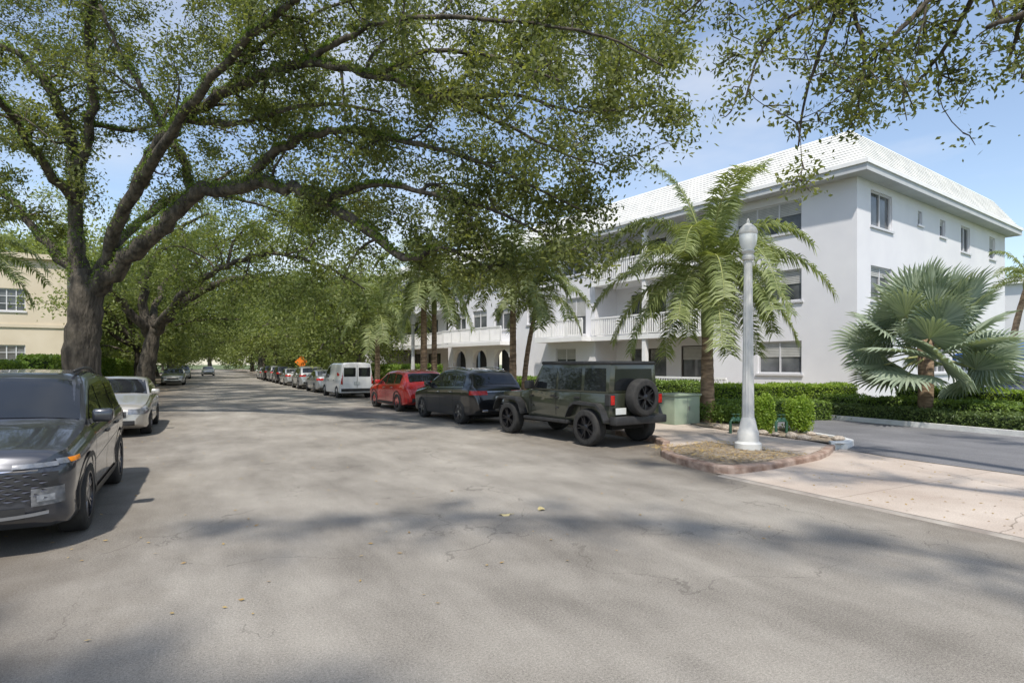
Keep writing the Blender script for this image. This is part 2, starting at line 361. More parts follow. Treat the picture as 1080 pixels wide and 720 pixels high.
# --- the big oak
ob=P(88,440,20); ob.z=0
def LL(*a): return [(P(u,v,Y),r) for u,v,Y,r in a]
oak_trunk=[(ob+Vector((0,0,-.15)),.82),(ob+Vector((0,0,.5)),.62),(P(86,370,20),.54),(P(90,335,20),.5),(P(92,302,20),.49),(P(92,285,20),.36)]
oak_limbs=[
 LL((95,312,20,.38),(125,280,19.6,.33),(165,245,19,.31),(205,206,18.4,.28),(255,194,17.8,.25),(300,197,17.2,.22),(345,214,16.5,.18),(385,243,15.8,.15),(425,272,15.2,.11),(470,263,14.8,.07),(520,285,14.5,.03)),
 LL((205,206,18.4,.18),(190,165,18.4,.14),(165,120,18,.11),(130,60,17.6,.08),(105,5,17.,.05)),
 LL((105,290,20,.28),(130,230,19,.24),(160,165,18,.22),(195,125,17,.19),(245,92,16,.17),(320,68,14.8,.14),(400,80,14,.11),(470,104,13.5,.08),(540,100,13.,.05),(610,118,12.8,.03),(690,110,12.6,.02)),
 LL((88,300,20,.34),(80,240,20,.28),(80,180,20,.24),(60,115,19.,.19),(30,65,18.5,.14),(-20,40,18.,.08),(-60,30,18,.05)),
 LL((80,190,20,.2),(98,110,19,.16),(92,40,18,.12),(110,-40,17,.08),(150,-110,16,.05)),
 LL((260,194,17.8,.17),(305,152,16.8,.14),(360,138,15.8,.11),(430,150,15.,.08),(500,168,14.,.06),(560,195,13.8,.04),(620,225,13.6,.025)),
 LL((150,195,18.5,.17),(210,100,16.,.14),(280,25,14.2,.1),(360,-30,12.5,.06),(440,-50,11,.04)),
 LL((320,68,14.8,.1),(390,28,13.8,.07),(470,18,13,.06),(560,25,12,.04),(640,40,11.5,.03),(700,70,11.5,.02)),
 LL((90,300,20,.24),(45,250,20,.17),(5,205,20,.11),(-50,190,20,.06)),
 LL((100,300,20,.24),(140,240,23,.17),(200,205,26,.12),(270,215,29,.07),(330,240,31,.04)),
 LL((80,215,20,.18),(40,165,18,.14),(10,120,16,.1),(-30,70,14.5,.06)),
 LL((340,212,16.6,.13),(400,195,15.4,.1),(460,205,14.6,.07),(520,222,14.2,.05),(575,250,14.,.03),(610,285,14.,.02)),
 LL((400,80,14,.08),(450,55,13.5,.06),(520,60,12.5,.05),(590,85,12,.03)),
 LL((195,125,17.,.12),(250,130,16.5,.08),(330,110,15.6,.06),(400,118,15.,.04)),
 LL((470,104,13.5,.06),(530,130,13.6,.05),(590,160,14.,.03),(640,175,14.2,.02)),
 LL((245,92,16,.1),(270,50,15.5,.07),(330,15,15,.05),(400,-10,14,.03)),
]
tg=[]
for u in range(-60,700,50):
    for v in range(-60,310,45):
        uu=u+U(-24,24); vv=v+U(-21,21)
        vm=np.interp(uu,[-60,60,150,300,400,480,560,620,660,700],[225,195,175,215,262,290,300,255,170,130])
        if vv>vm: continue
        Yc=np.interp(uu,[-60,200,400,600],[20,20,17.5,14.5])+U(-1.5,5.)
        tg.append(P(uu,vv,Yc))
random.shuffle(tg)
fl=fill_limbs(oak_limbs,tg)
make_tree('oak_tree','huge spreading oak with thick trunk and fern covered limbs arching over the street','tree',ob,oak_trunk,oak_limbs,dens=1.2,blen=(1.0,2.6),ntw=6,nleaf=74,lsize=.128,sig=.235,fern=True,t0=.28,filler=fl,droop=.06,rs=.82)
# --- overhead oak at right, out of frame trunk
b2=S(10.2,-3.2)
t2=[(b2-Vector((0,0,.1)),.7),(b2+Vector((0,0,.6)),.5),(b2+Vector((0,.1,2)),.45),(b2+Vector((-.1,.2,4)),.42),(b2+Vector((-.2,.3,5)),.35)]
f2=b2+Vector((-.1,.2,4.2))
l2=[
 [(f2,.26),(P(1180,-90,7.4),.14),(P(1050,-60,8),.09),(P(960,-35,8.6),.06),(P(890,-10,9),.045),(P(830,20,9.4),.025)],
 [(P(1050,-60,8),.06),(P(1020,10,8.6),.04),(P(990,60,9),.03),(P(960,95,9.2),.02)],
 [(P(960,-35,8.6),.05),(P(900,-50,9),.05),(P(820,-40,9.6),.035),(P(760,-15,10),.025),(P(715,20,10.4),.015)],
 [(P(890,-10,9),.04),(P(868,45,9),.03),(P(850,100,9.1),.02),(P(842,155,9.2),.012)],
 [(P(890,-10,9),.04),(P(912,50,9),.03),(P(905,110,9.1),.015)],
 [(P(830,15,9.4),.03),(P(800,60,9.5),.02),(P(785,110,9.6),.012)],
 [(P(1120,-80,7.7),.06),(P(1085,0,8.2),.04),(P(1065,60,8.6),.02)],
 [(P(1050,-60,8),.05),(P(960,20,8.2),.035),(P(930,55,8.3),.02)],
 [(P(1180,-90,7.4),.08),(P(1120,-10,7.8),.05),(P(1040,30,8.1),.03)],
 [(f2,.26),(Vector((7,3.2,7.6)),.12),(Vector((4.6,4.5,8.6)),.07),(Vector((2.4,5,9.)),.04)],
 [(f2,.2),(Vector((6.5,-1,8)),.09),(Vector((3.2,0,9.6)),.05),(Vector((0,.6,10.2)),.03),(Vector((-3,.4,10.)),.02)],  # this limb and the next: out of view, added to dapple the near road
 [(f2,.2),(Vector((7,-4.5,8)),.09),(Vector((3,-4,9.8)),.05),(Vector((-1,-3.5,10.2)),.03),(Vector((-4,-2.5,10.)),.02)],
 [(f2,.25),(Vector((12.5,2.,7.4)),.16),(Vector((12,6,8)),.08),(Vector((11,9,8.6)),.04)],
]
make_tree('oak_tree','overhanging oak whose leafy twigs hang into the top right of the view against the sky','tree',b2,t2,l2,dens=2.0,blen=(.7,1.6),ntw=6,nleaf=38,lsize=.095,sig=.16,droop=.14,t0=.34)
# --- second oak on left, leaning
b3=gY(153,38); Y3=38
t3=[(b3+Vector((0,0,-.1)),.72),(b3+Vector((0,0,.6)),.56),(b3+Vector((.1,0,1.6)),.5),(b3+Vector((.35,0,2.8)),.46),(P(163,345,Y3),.36)]
l3=[LL((163,350,Y3,.38),(190,322,Y3-.5,.3),(225,302,Y3-1,.22),(262,292,Y3-2,.14),(300,300,Y3-2.5,.05)),
    LL((162,350,Y3,.34),(150,315,Y3,.27),(165,270,Y3,.2),(190,240,Y3-1,.12),(220,225,Y3-1,.05)),
    LL((158,355,Y3,.3),(135,325,Y3-1.5,.24),(112,300,Y3-3,.15),(95,275,Y3-3,.06)),
    LL((190,322,Y3,.2),(205,280,Y3+1,.15),(235,255,Y3+2,.09),(270,245,Y3+2,.04)),
    LL((163,345,Y3,.25),(170,305,Y3+3,.18),(200,270,Y3+5,.1),(240,260,Y3+7,.05)),
    LL((163,345,Y3,.25),(200,305,Y3-4,.2),(240,280,Y3-8,.13),(285,268,Y3-10,.09),(340,280,Y3-11,.06),(385,305,Y3-11,.03))]
tg=[P(U(70,400),U(200,320),Y3+U(-11,5)) for k in range(58)]
fl=fill_limbs(l3,tg,11)
make_tree('oak_tree','leaning oak with dark forked trunk just behind the thick trunked oak on the left verge','tree',b3,t3,l3,dens=.8,blen=(1.3,3.),ntw=5,nleaf=56,lsize=.19,sig=.36,lm='oak_far',t0=.25,filler=fl,droop=.05)
# --- street trees further down
kw=dict(dens=1.1,blen=(1.6,3.4),ntw=6,nleaf=38,lsize=.26,sig=.48,lm='oak_far',droop=.08)
pa=auto_tree('street_tree','third oak along the left verge, rounded crown over the parked cars',S(-4.3,56),2.8,8.2,9.8,3,nl=14,r0=.33,low=.05,**kw)
pb=auto_tree('street_tree','leafy tree on the right verge beyond the white van',S(10.8,45.5),2.4,4.9,7.9,5,nl=12,r0=.18,low=.05,**kw)
pc=auto_tree('street_tree','irregular broad tree on the right verge, second beyond the white van',S(10.8,56),2.4,7.2,9.8,8,nl=13,r0=.26,low=-.05,lean=(.6,.2),**kw)
ordw=['fourth','fifth','sixth','seventh','eighth','ninth','tenth']
for i,(s,sc) in enumerate([(68,1.05),(80,1.15),(95,1.2),(115,1.3),(140,1.4)]):
    c=copy_tree([pc,pa][i%2]); c.location=S(-4.4-U(0,1.2),s+U(-2,2)); c.rotation_euler.z=1.3*i+1; c.scale=(sc,sc,sc*U(.85,1.1)); c['label']=ordw[i]+' oak counted away along the left verge'; c['group']='oaks along the left verge'
ordw2=['third','fourth','fifth','sixth','seventh','eighth']
for i,(s,sc) in enumerate([(66,1.1),(77,1.25),(90,1.3),(106,1.4),(128,1.5),(150,1.7)]):
    c=copy_tree([pa,pb,pc][i%3]); c.location=S(10.6+U(0,1.2),s+U(-2,2)); c.rotation_euler.z=1.7*i+2; c.scale=(sc,sc,sc*U(.85,1.1)); c['label']=ordw2[i]+' leafy tree counted away along the right verge past the white van'; c['group']='trees along the right verge'
bg=[(S(-15,66),1.5,'broad tree behind the left sidewalk past the beige building'),(S(-14,90),1.7,'far broad tree set back from the left verge'),
    (S(-13,125),1.9,'very distant tree set back on the left of the street'),(S(3,215),1.9,'hazy tree closing the far end of the street'),(S(-9,190),1.8,'hazy tree left of the far end of the street'),(S(16,190),1.9,'hazy tree right of the far end of the street'),
    (S(20,84),1.3,'tree rising past the far end of the white building'),(S(-11.5,24),.62,'small tree between the beige building and the big oak trunk'),
    (Vector((48,54,0)),1.2,'tree behind the parking court at the right edge'),(Vector((44,70,0)),1.1,'tree peeking past the right end of the white building')]
for i,(p,sc,lb) in enumerate(bg):
    c=copy_tree(pa if i%2 else pb); c.location=p; c.rotation_euler.z=2.1*i; c.scale=(sc,)*3; c['label']=lb
    if 'group' in c: del c['group']
pts=[]
def woodline(a,b,n,h,w):
    for k in range(n):
        t=random.random(); c=a.lerp(b,t)+Vector((U(-w,w),U(-w,w),0)); hh=h*U(.5,1.05); r=h*.3*U(.7,1.2)
        q=rng.normal(size=(230,3)); q/=np.linalg.norm(q,axis=1)[:,None]; q*=(rng.random(230)**.4)[:,None]*r
        q[:,2]*=.8; q+=np.array([c.x,c.y,U(.2,1)*hh]); q[:,2]=np.abs(q[:,2]); pts.append(q)
woodline(S(-26,52),S(-20,200),140,10,3); woodline(S(-50,245),S(70,235),150,13,5); woodline(S(24,75),S(20,230),110,10,3); woodline(Vector((30,75,0)),Vector((110,50,0)),110,9,4)
V,Q=leaves(np.concatenate(pts),.8,.55,.4); tag(npmesh('distant_trees',V,Q,['oak_far']),'far off band of trees closing the view','trees',kind='stuff')
# ---------------------------------------------------------------- palms
def frond(root,p0,az,el,L,bend,ll,n=34,wid=.04,seed=0,lm='palm',hang=.5):
    mb=MB(); N=12; d=Vector((math.cos(az)*math.cos(el),math.sin(az)*math.cos(el),math.sin(el))); p=Vector(p0); path=[p.copy()]; dirs=[d.copy()]
    for i in range(N):
        d=(d+Vector((0,0,-bend/N*(.6+1.2*i/N)))).normalized(); p=p+d*L/N; path.append(p.copy()); dirs.append(d.copy())
    mb.tube(path,[.03*(1-.85*i/N) for i in range(N+1)],5,1)
    side0=Vector((-math.sin(az),math.cos(az),0))
    for k in range(n):
        t=.12+.88*k/(n-1); fi=t*N; i=min(int(fi),N-1); q=path[i].lerp(path[i+1],fi-i); dd=dirs[i]
        l=ll*(.4+.6*math.sin(min(1,t*1.25)*math.pi*.75+.3))*U(.85,1.1)
        for sg in (-1,1):
            for rep in range(2):
                o=(side0*sg*U(.7,1)+dd*U(.3,.6)+Vector((0,0,U(-.15,.45)-.25*rep))).normalized()
                m1=q+o*l*.45; o2=(o+Vector((0,0,-hang*U(.7,1.3)*1.4))).normalized(); e=m1+o2*l*.55
                w=dd*wid*.5
                mb.add([q-w*.6,q+w*.6,m1+w,m1-w,e],[(0,1,2,3),(3,2,4)],0)
    return mb.build('frond',[lm,'rachis'],root)
def feather_palm(label,base,ht,fr,tr=.13,lean=(0,0),group=None,ll=.5,seed=1,rough_trunk=.65,nfr=15,n=34,wid=.04,fruit=False,bendr=(1.2,2.1)):
    random.seed(seed); root=empty('palm_tree',base,0,label,'palm tree',group)
    top=Vector((lean[0],lean[1],ht)); tb=MB(); zz=ht*rough_trunk
    pts=[];rr=[]
    for i in range(19):
        t=i/18; pts.append(Vector((lean[0]*t*t,lean[1]*t*t,zz*t))); rr.append(tr*(1.35-.45*t)*(1+.07*(i%2))*(1.25 if i==0 else 1))
    tb.tube(pts,rr,12); tb.build('trunk','palmbark',root,180)
    cb=MB(); e=pts[-1]; cb.tube([e-Vector((0,0,.05)),e.lerp(top,.3),e.lerp(top,.7),top],[tr*1.05,tr*1.15,tr*.7,tr*.35],12); cb.build('crown_shaft','crownshaft',root,180)
    for i in range(nfr):
        az=i*2.399+U(-.2,.2); f=i/nfr; el=R_(82-92*f**.8)+U(-.1,.1)
        frond(root,top-Vector((0,0,.25*f*1.5)),az,el,fr*U(.85,1.08),U(*bendr)*(.55+.45*(1-abs(f-.4))),ll,n,wid)
    if fruit:
        fb=MB()
        for k in range(90):
            o=rv()*U(.05,.2); c=top+Vector((.25,-.3,-.55))+Vector((o.x*.7,o.y*.7,o.z*1.6)); fb.lathe([(.001,-.03),(.028,-.012),(.028,.012),(.001,.03)],6,c)
        fb.build('fruit_bunch','fruit',root,180)
    return root
feather_palm('feather palm with short brown trunk and drooping fronds beside the lamp post',G(746,449),4.7,3.6,tr=.16,ll=.72,seed=4,nfr=30,n=66,wid=.042,rough_trunk=.56,bendr=(1.5,2.5))
feather_palm('tall palm with orange fruit behind the dark green jeep',gY(541,23.2),5.7,3.0,tr=.12,ll=.7,seed=8,nfr=19,n=34,wid=.055,fruit=True,rough_trunk=.75,bendr=(1.6,2.6))
feather_palm('thinner palm leaning right just beside the orange fruited palm',gY(552,23.6),4.9,2.5,tr=.09,ll=.62,lean=(.5,.1),seed=9,nfr=16,n=32,wid=.055,rough_trunk=.8,bendr=(1.6,2.6))
feather_palm('tall palm rising behind the red car, left one of a pair',gY(447,31),6.8,3.2,tr=.15,ll=.85,seed=12,nfr=17,n=32,wid=.07,rough_trunk=.75,bendr=(1.8,2.8))
feather_palm('tall palm rising behind the red car, right one of a pair',gY(458,31.6),5.8,3.,tr=.13,ll=.85,seed=13,nfr=15,n=30,wid=.07,rough_trunk=.78,bendr=(1.8,2.8))
feather_palm('palm with drooping fronds on the verge behind the white van',gY(398,38),5.2,3.2,tr=.14,ll=.85,seed=14,nfr=16,n=28,wid=.08,rough_trunk=.75,bendr=(1.8,2.8))
feather_palm('palm fronds entering the left edge beside the beige building',gY(-35,22),6.3,3.2,tr=.15,ll=.7,seed=15,nfr=17,n=30,wid=.07)
feather_palm('palm with leaning orange brown trunk at the right edge behind the fan palm',gY(1062,27),6.0,2.0,tr=.12,ll=.5,lean=(.9,0),seed=16,nfr=10,n=28,wid=.045,rough_trunk=.88)
# fan palm
random.seed(21)
fp=empty('fan_palm',gY(976,17.6),0,'large silvery fan palm with stiff round leaves at the corner of the white building','palm tree')
tb=MB(); tb.tube([(0,0,-.1),(0,0,.5),(.02,0,1.3),(.0,0,2.6)],[.26,.2,.2,.22],14); tb.build('trunk','palmbark',fp,180)
NF=36
for i in range(NF):
    az=i*2.399+U(-.2,.2); f=i/NF; el=R_(84-112*f**.9); mb=MB()
    d=Vector((math.cos(az)*math.cos(el),math.sin(az)*math.cos(el),math.sin(el))); pl=U(1.05,1.45); st=Vector((0,0,2.55-.6*f)); hub=st+d*pl+Vector((0,0,-.08*f))
    mb.tube([st,st.lerp(hub,.5)+Vector((0,0,.06)),hub],[.035,.025,.02],6,1)
    sd=d.cross(Vector((0,0,1))); sd=sd.normalized() if sd.length>.1 else Vector((1,0,0))
    nn=sd.cross(d).normalized()
    nn=(Matrix.Rotation(U(-.9,.9),4,d)@nn); nn=(nn+d*U(-.5,-.1)).normalized()
    d2=(d-nn*d.dot(nn)).normalized(); sd=nn.cross(d2).normalized(); R=U(1.15,1.4); N=34; A0=2.3
    def dr(th,rad,up=0):
        return hub+(d2*math.cos(th)+sd*math.sin(th))*rad+nn*(up-.10*rad*rad+.10*abs(math.sin(th))*rad)+Vector((0,0,-.05*rad*rad))
    for j in range(N):
        th=-A0+2*A0*(j+.5)/N; h=A0/N; rr=R*(1-.22*abs(th)/A0)*U(.9,1.05); tt=U(-.03,.03)
        mb.add([hub,dr(th-h,rr*.58,-.018),dr(th-h*.6+tt*.5,rr*.80,.0),dr(th+tt,rr+.0,-.05-U(0,.06)),dr(th+h*.6+tt*.5,rr*.80,.0),dr(th+h,rr*.58,-.018),dr(th,rr*.58,.03)],[(0,1,6),(0,6,5),(1,2,6),(2,3,6),(3,4,6),(4,5,6)],0)
    mb.build('frond',['silver','rachis'],fp)
random.seed(31)
# ---------------------------------------------------------------- hedges and shrubs
def hedge(name,label,path,w,h,lm='hedge',ls=.09,dens=900,cat='hedge',zb=0,group=None,rough=1.):
    path=[Vector(p) for p in path]; base=path[0].copy(); base.z=zb; root=empty(name,base,0,label,cat,group)
    core=MB(); pts=[]
    for a,b in zip(path[:-1],path[1:]):
        a=Vector((a.x,a.y,zb)); b=Vector((b.x,b.y,zb)); d=(b-a); L=d.length; d.normalize(); s=Vector((-d.y,d.x,0)); w2=w/2
        q=[a+s*w2*.88,b+s*w2*.88,b-s*w2*.88,a-s*w2*.88]; hh=h*.94
        core.add([x-base for x in q]+[x*1.0-base+Vector((0,0,hh)) for x in q],[(0,1,5,4),(1,2,6,5),(2,3,7,6),(3,0,4,7),(4,5,6,7)])
        n=int(L*(w+2*h)*dens)
        u=rng.random(n)*L; k=rng.random(n)*(w+2*h)
        lump=rough*(.03*np.sin(u*3.1)+.03*np.sin(u*7.7+1))
        y=np.where(k<h,-w2,np.where(k<h+w,k-h-w2,w2)); z=np.where(k<h,k,np.where(k<h+w,h+lump,2*h+w-k))
        z=np.clip(z,0,h+lump)
        P_=np.array(a-base)[None]+u[:,None]*np.array(d)[None]+(y+rng.normal(size=n)*.035*(1+2*(rng.random(n)<.04)))[:,None]*np.array(s)[None]; P_[:,2]+=z+rng.normal(size=n)*.03
        pts.append(P_)
        m=int((w*h*2)*dens)
        for e,sg in ((a,-1),(b,1)):
            P_=np.array(e-base)[None]+((rng.random(m)-.5)*w)[:,None]*np.array(s)[None]+(rng.normal(size=m)*.05)[:,None]*np.array(d)[None]; P_[:,2]+=rng.random(m)*h; pts.append(P_)
    core.build('stems','core',root)
    V,Q=leaves(np.concatenate(pts),ls,.5,.4); npmesh('foliage',V,Q,[lm],root); return root
hedge('hedge','clipped yellow green hedge at the foot of the white building, behind the feather palm',[gY(752,21),gY(815,21.3),gY(893,21.5)],1.1,1.04,'lime',.075,900)
hedge('hedge','lower green hedge in front of the clipped yellow green hedge',[gY(760,18.9),gY(800,19),gY(866,19.2)],1.0,.6,'hedge',.07,1000)
hedge('hedge','dark spreading hedge along the driveway below the fan palm',[S(18.55,12.4),S(18.75,10),S(18.65,5.5),S(18.6,0)],1.0,.45,'darkhedge',.08,900)
hedge('hedge','upper green hedge stepping above the dark hedge by the driveway',[S(19.9,13.2),S(19.9,9),S(19.8,1)],1.2,.68,'hedge',.085,600)
hedge('hedge','yellow green hedge behind the fan palm trunk',[S(21.4,11.5),S(21.4,8),S(21.2,1)],1.,1.0,'lime',.09,450)
hedge('hedge','long green hedge in front of the ground floor windows behind the parked cars',[S(19.2,19),S(18,26),S(16,38)],1.2,1.0,'hedge',.11,420)
hedge('hedge','green hedge beside the sidewalk behind the black and red cars',[S(13.6,21),S(13.4,30)],.9,.9,'lime',.1,500)
hedge('hedge','far hedge lining the right sidewalk beyond the white van',[S(13.4,36),S(13.4,52),S(13.4,80)],1.2,1.7,'bright',.2,130)
hedge('hedge','tall clipped hedge on the left behind the dark grey SUV',[S(-7.6,9),S(-7.6,20),S(-7.6,34)],1.3,1.9,'bright',.11,420)
hedge('hedge','far left hedge beyond the leaning oak',[S(-7.4,38),S(-7.4,60),S(-7.4,100)],1.5,2.2,'bright',.22,100)
def shrub(label,c,r,h,lm='lime',n=3500,ls=.08,group=None):
    root=empty('shrub',c,0,label,'shrub',group); sb=MB()
    for k in range(6):
        a=k*1.05; sb.tube([(0,0,-.02),(r*.4*math.cos(a),r*.4*math.sin(a),h*.4),(r*.6*math.cos(a),r*.6*math.sin(a),h*.75)],[.02,.015,.008],5)
    sb.build('stems','bark',root)
    q=rng.normal(size=(n,3)); q/=np.max(np.abs(q)**1.,axis=1)[:,None]**.6*np.linalg.norm(q,axis=1)[:,None]**.4; q*=(rng.random(n)**.3)[:,None]
    q*=(1+.12*np.sin(q[:,:1]*5)+.1*np.sin(q[:,1:2]*8+2)); q=q*np.array([r,r,h/2])+np.array([0,0,h/2+.03]); q[:,2]=np.maximum(q[:,2],.02)
    V,Q=leaves(q,ls,.5,.3); npmesh('foliage',V,Q,[lm],root); return root
shrub('bright squarish shrub in the stone edged island, right of the lamp post',G(843,461)+Vector((0,0,.1)),.30,.85,'lime',4500,.065)
shrub('small upright shrub just right of the lamp post in the stone edged island',G(806,461)+Vector((0,0,.1)),.24,.9,'lime',4500,.06)
shrub('low shrub behind the lamp post in the stone edged island',G(768,450)+Vector((0,0,.1)),.35,.5,'hedge')
shrub('low leafy shrub at the left end of the island by the utility cabinet',S(13.1,12.6,.1),.4,.6,'hedge')
for i,(r,s,rr,hh,m,lb) in enumerate([(-4.0,13.2,.5,.7,'bright','small shrub on the left verge right behind the dark grey SUV'),(-3.8,15.6,.55,.8,'hedge','bushy shrub on the left verge between the SUV and the pale sedan'),(-4.2,17.8,.6,.9,'bright','leafy shrub at the foot of the big oak'),(-4.0,27.5,.6,.9,'hedge','shrub behind the pale sedan on the left verge'),(-3.9,29.6,.6,.8,'bright','green shrub on the left verge before the leaning oak'),(-4,36,.7,1.,'hedge','far shrub on the left verge short of the leaning oak'),(-6.,12,.8,1.5,'lime','tall yellow green shrub behind the dark grey SUV'),(-6.2,16,.9,1.7,'bright','tall green shrub behind the big oak trunk')]):
    shrub(lb,S(r,s,.08),rr,hh,m,2600,.1)
# ---------------------------------------------------------------- ground
g=MB(); N=64; g.add([(0,0,-.04)]+[(1800*math.cos(2*math.pi*k/N),1800*math.sin(2*math.pi*k/N),-.04) for k in range(N)],[(0,1+k,1+(k+1)%N) for k in range(N)])
tag(g.build('ground','grass'),kind='structure')
corner=[(7.78,6.72),(7.6,6.8),(7.5,7.0),(7.54,7.6),(7.7,8.2),(7.95,8.75),(8.35,9.2),(8.9,9.75),(9.25,10.5),(9.35,12.)]
bulb=[(7.5,7.0)]+corner[3:]+[(9.35,230)]
sheet('road',[(-3.05,-14),(7.5,-14)]+bulb+[(-3.05,230)],0,'road')
sheet('cross_street',[(-60,230),(60,230),(60,242),(-60,242)],.0,'road')
sheet('driveway_apron',[(7.5,-14),(11.7,-14),(11.7,6.6),(11.95,7.7),(10.2,7.35),(7.5,7.0)],.014,'slab')
sheet('driveway',[(11.7,-14),(18.1,-14),(17.9,6.8),(18.3,12.9),(16.9,16),(15,15.2),(13.85,12.2),(12.9,8.2),(12.3,7.7),(11.9,7.5),(11.7,6.6)],.022,'drive')
sb=MB(); ring=[(10.05,7.12),(7.85,6.78),(7.64,7.0),(7.68,7.6),(7.83,8.12),(8.06,8.65),(8.45,9.08),(9.85,9.4)]
rows=[]
for k,(f,z) in enumerate([(1,.10),(.75,.125),(.45,.15),(.12,.165)]):
    rows.append([S(8.95+(r-8.95)*f,8.0+(s-8.0)*f,z) for r,s in ring])
nn_=len(ring); sb.add([p for r in rows for p in r],[(i*nn_+j,i*nn_+(j+1)%nn_,(i+1)*nn_+(j+1)%nn_,(i+1)*nn_+j) for i in range(3) for j in range(nn_)]+[tuple(3*nn_+j for j in range(nn_))])
tag(sb.build('planter_soil','soil',None,180,recalc=True),kind='structure')
sheet('sidewalk',[(10.02,7.12),(11.75,7.75),(11.9,8.4),(12.,11.5),(12.9,14),(12.9,230),(11.1,230),(11.1,14),(9.45,13.5),(9.45,12),(9.35,10.5),(8.98,9.72),(8.45,9.1),(9.87,9.38)],.104,'slab')
sheet('planting_island',[(11.9,7.65),(12.3,7.75),(12.85,8.2),(13.8,12.2),(15,15.2),(12.9,15.2),(12.9,14),(12.03,11.5),(11.93,8.4)],.12,'soil')
sheet('right_verge',[(9.45,13.55),(11.08,14.05),(11.08,230),(9.45,230)],.098,'soil')
sheet('left_verge',[(-3.2,-14),(-3.2,230),(-5.2,230),(-5.2,-14)],.098,'soil')
sheet('left_sidewalk',[(-5.2,-14),(-5.2,230),(-6.8,230),(-6.8,-14)],.104,'slab')
sheet('garden_bed',[(18.3,-14),(18.15,6.8),(18.5,13),(17.1,16.2),(12.95,15.4),(12.95,80),(24,80),(24,-14)],.06,'soil')
def kerbline(name,pts,w,h,m):
    b=MB(); n=len(pts); P2=[Vector(p) for p in pts]; off=[]
    for i in range(n):
        t=(P2[min(i+1,n-1)]-P2[max(i-1,0)]).normalized(); off.append(Vector((t.y,-t.x)))
    if not hasattr(h,'__len__'): h=[h]*n
    vs=[]
    for p,o,hh in zip(P2,off,h):
        for a,z in [(0,-.04),(0,hh-.03),(.012,hh-.01),(.035,hh),(w,hh),(w,-.04)]: q=p+o*a; vs.append(S(q.x,q.y,z))
    k=6; fs=[(i*k+j,i*k+j+1,(i+1)*k+j+1,(i+1)*k+j) for i in range(n-1) for j in range(k-1)]
    fs+=[tuple(range(k)),tuple((n-1)*k+j for j in range(k))]
    b.add(vs,fs); return tag(b.build(name,m,recalc=True),kind='structure')
kc=[(11.8,7.72),(10.9,7.25),(10.2,6.98),(8.6,6.74)]+corner
kerbline('kerb',kc,.15,[.112,.112,.12,.12]+[.14]*len(corner),'redkerb'); kerbline('kerb',[corner[-1],(9.35,230)],.16,.13,'kerb')
kerbline('kerb',[(-3.05,230),(-3.05,-14)],.15,.12,'kerb')
kerbline('gutter',[(7.35,-14),(7.35,6.8)],.14,.013,'kerb')
kerbline('driveway_kerb',[(11.85,7.85),(12.0,7.72),(12.3,7.7),(12.65,7.85),(12.9,8.2),(13.25,9.5),(13.85,12.2),(15,15.2)][::-1],.15,.16,'whitekerb')
kerbline('driveway_kerb',[(16.9,16.1),(17.6,15.2),(18.1,14),(18.25,12.6),(18.1,9.5),(17.95,6.8),(18.1,-14)],.16,.16,'whitekerb')
sm=MB(); bm=bmesh.new(); bmesh.ops.create_icosphere(bm,subdivisions=2,radius=1)
random.seed(5)
for v in bm.verts: v.co*=1+.12*math.sin(v.co.x*5+1)+.1*math.sin(v.co.y*7); v.co.z*=.6
bm.verts.index_update(); sm.add([v.co for v in bm.verts],[tuple(v.index for v in f.verts) for f in bm.faces]); bm.free()
stone0=sm.build('edging_stone','stone',None,60); first=True
def along(path,step):
    out=[]
    for a,b in zip(path[:-1],path[1:]):
        a=Vector(a);b=Vector(b);L=(b-a).length;k=max(1,int(L/step))
        out+=[a.lerp(b,i/k) for i in range(k)]
    return out
sts=along([(12.1,11.2),(12.05,8.6),(12.15,8.05)],.34)+along([(12.5,8.1),(12.85,9),(13.45,11.6)],.45)
for i,p in enumerate(sts):
    o=stone0 if first else stone0.copy()
    if not first: COL.objects.link(o)
    first=False; s=U(.08,.14); o.location=S(p.x+U(-.04,.04),p.y,.15); o.scale=(s*U(.9,1.4),s,s*U(.8,1.1)); o.rotation_euler=(0,0,U(0,6))
    tag(o,'weathered pale stone in the edging of the planting island by the driveway','stone','edging stones of the planting island')
q=[]
for k in range(7500):
    c=random.random()
    if c<.4: r=-3+abs(random.gauss(0,.7)); s=U(1,50); z=.012
    elif c<.55: r=9.25-abs(random.gauss(0,.35)); s=U(11,60); z=.012
    elif c<.84: r=U(7.8,9.9); s=U(6.9,9.2); z=.165
    elif c<.88: r=U(7.6,11.5); s=U(-2,6.6); z=.02
    else: r=U(-3,9); s=U(4,40); z=.012
    q.append(S(r,s,z))
V,Q=leaves(np.array([tuple(a) for a in q]),.045,.5,4.); V[:,2]=np.maximum(V[:,2],.008)
tag(npmesh('leaf_litter',V,Q,['leaflit']),'small dry leaves scattered along kerbs, planter soil and road','leaf litter',kind='stuff')
q=[S(U(-5.1,-3.3),U(9,60),0) for k in range(26000)]; q=np.array([tuple(a) for a in q]); q[:,2]=.1+rng.random(len(q))*.28
V,Q=leaves(q,.16,.2,.2); tag(npmesh('ground_cover',V,Q,['hedge']),'low strappy green ground cover on the left verge','ground cover',kind='stuff')
q=[S(U(9.6,11),U(16,60),0) for k in range(12000)]; q=np.array([tuple(a) for a in q]); q[:,2]=.1+rng.random(len(q))*.18
V,Q=leaves(q,.14,.2,.2); tag(npmesh('verge_grass',V,Q,['hedge']),'patchy grass on the right verge behind the parked cars','grass',kind='stuff')
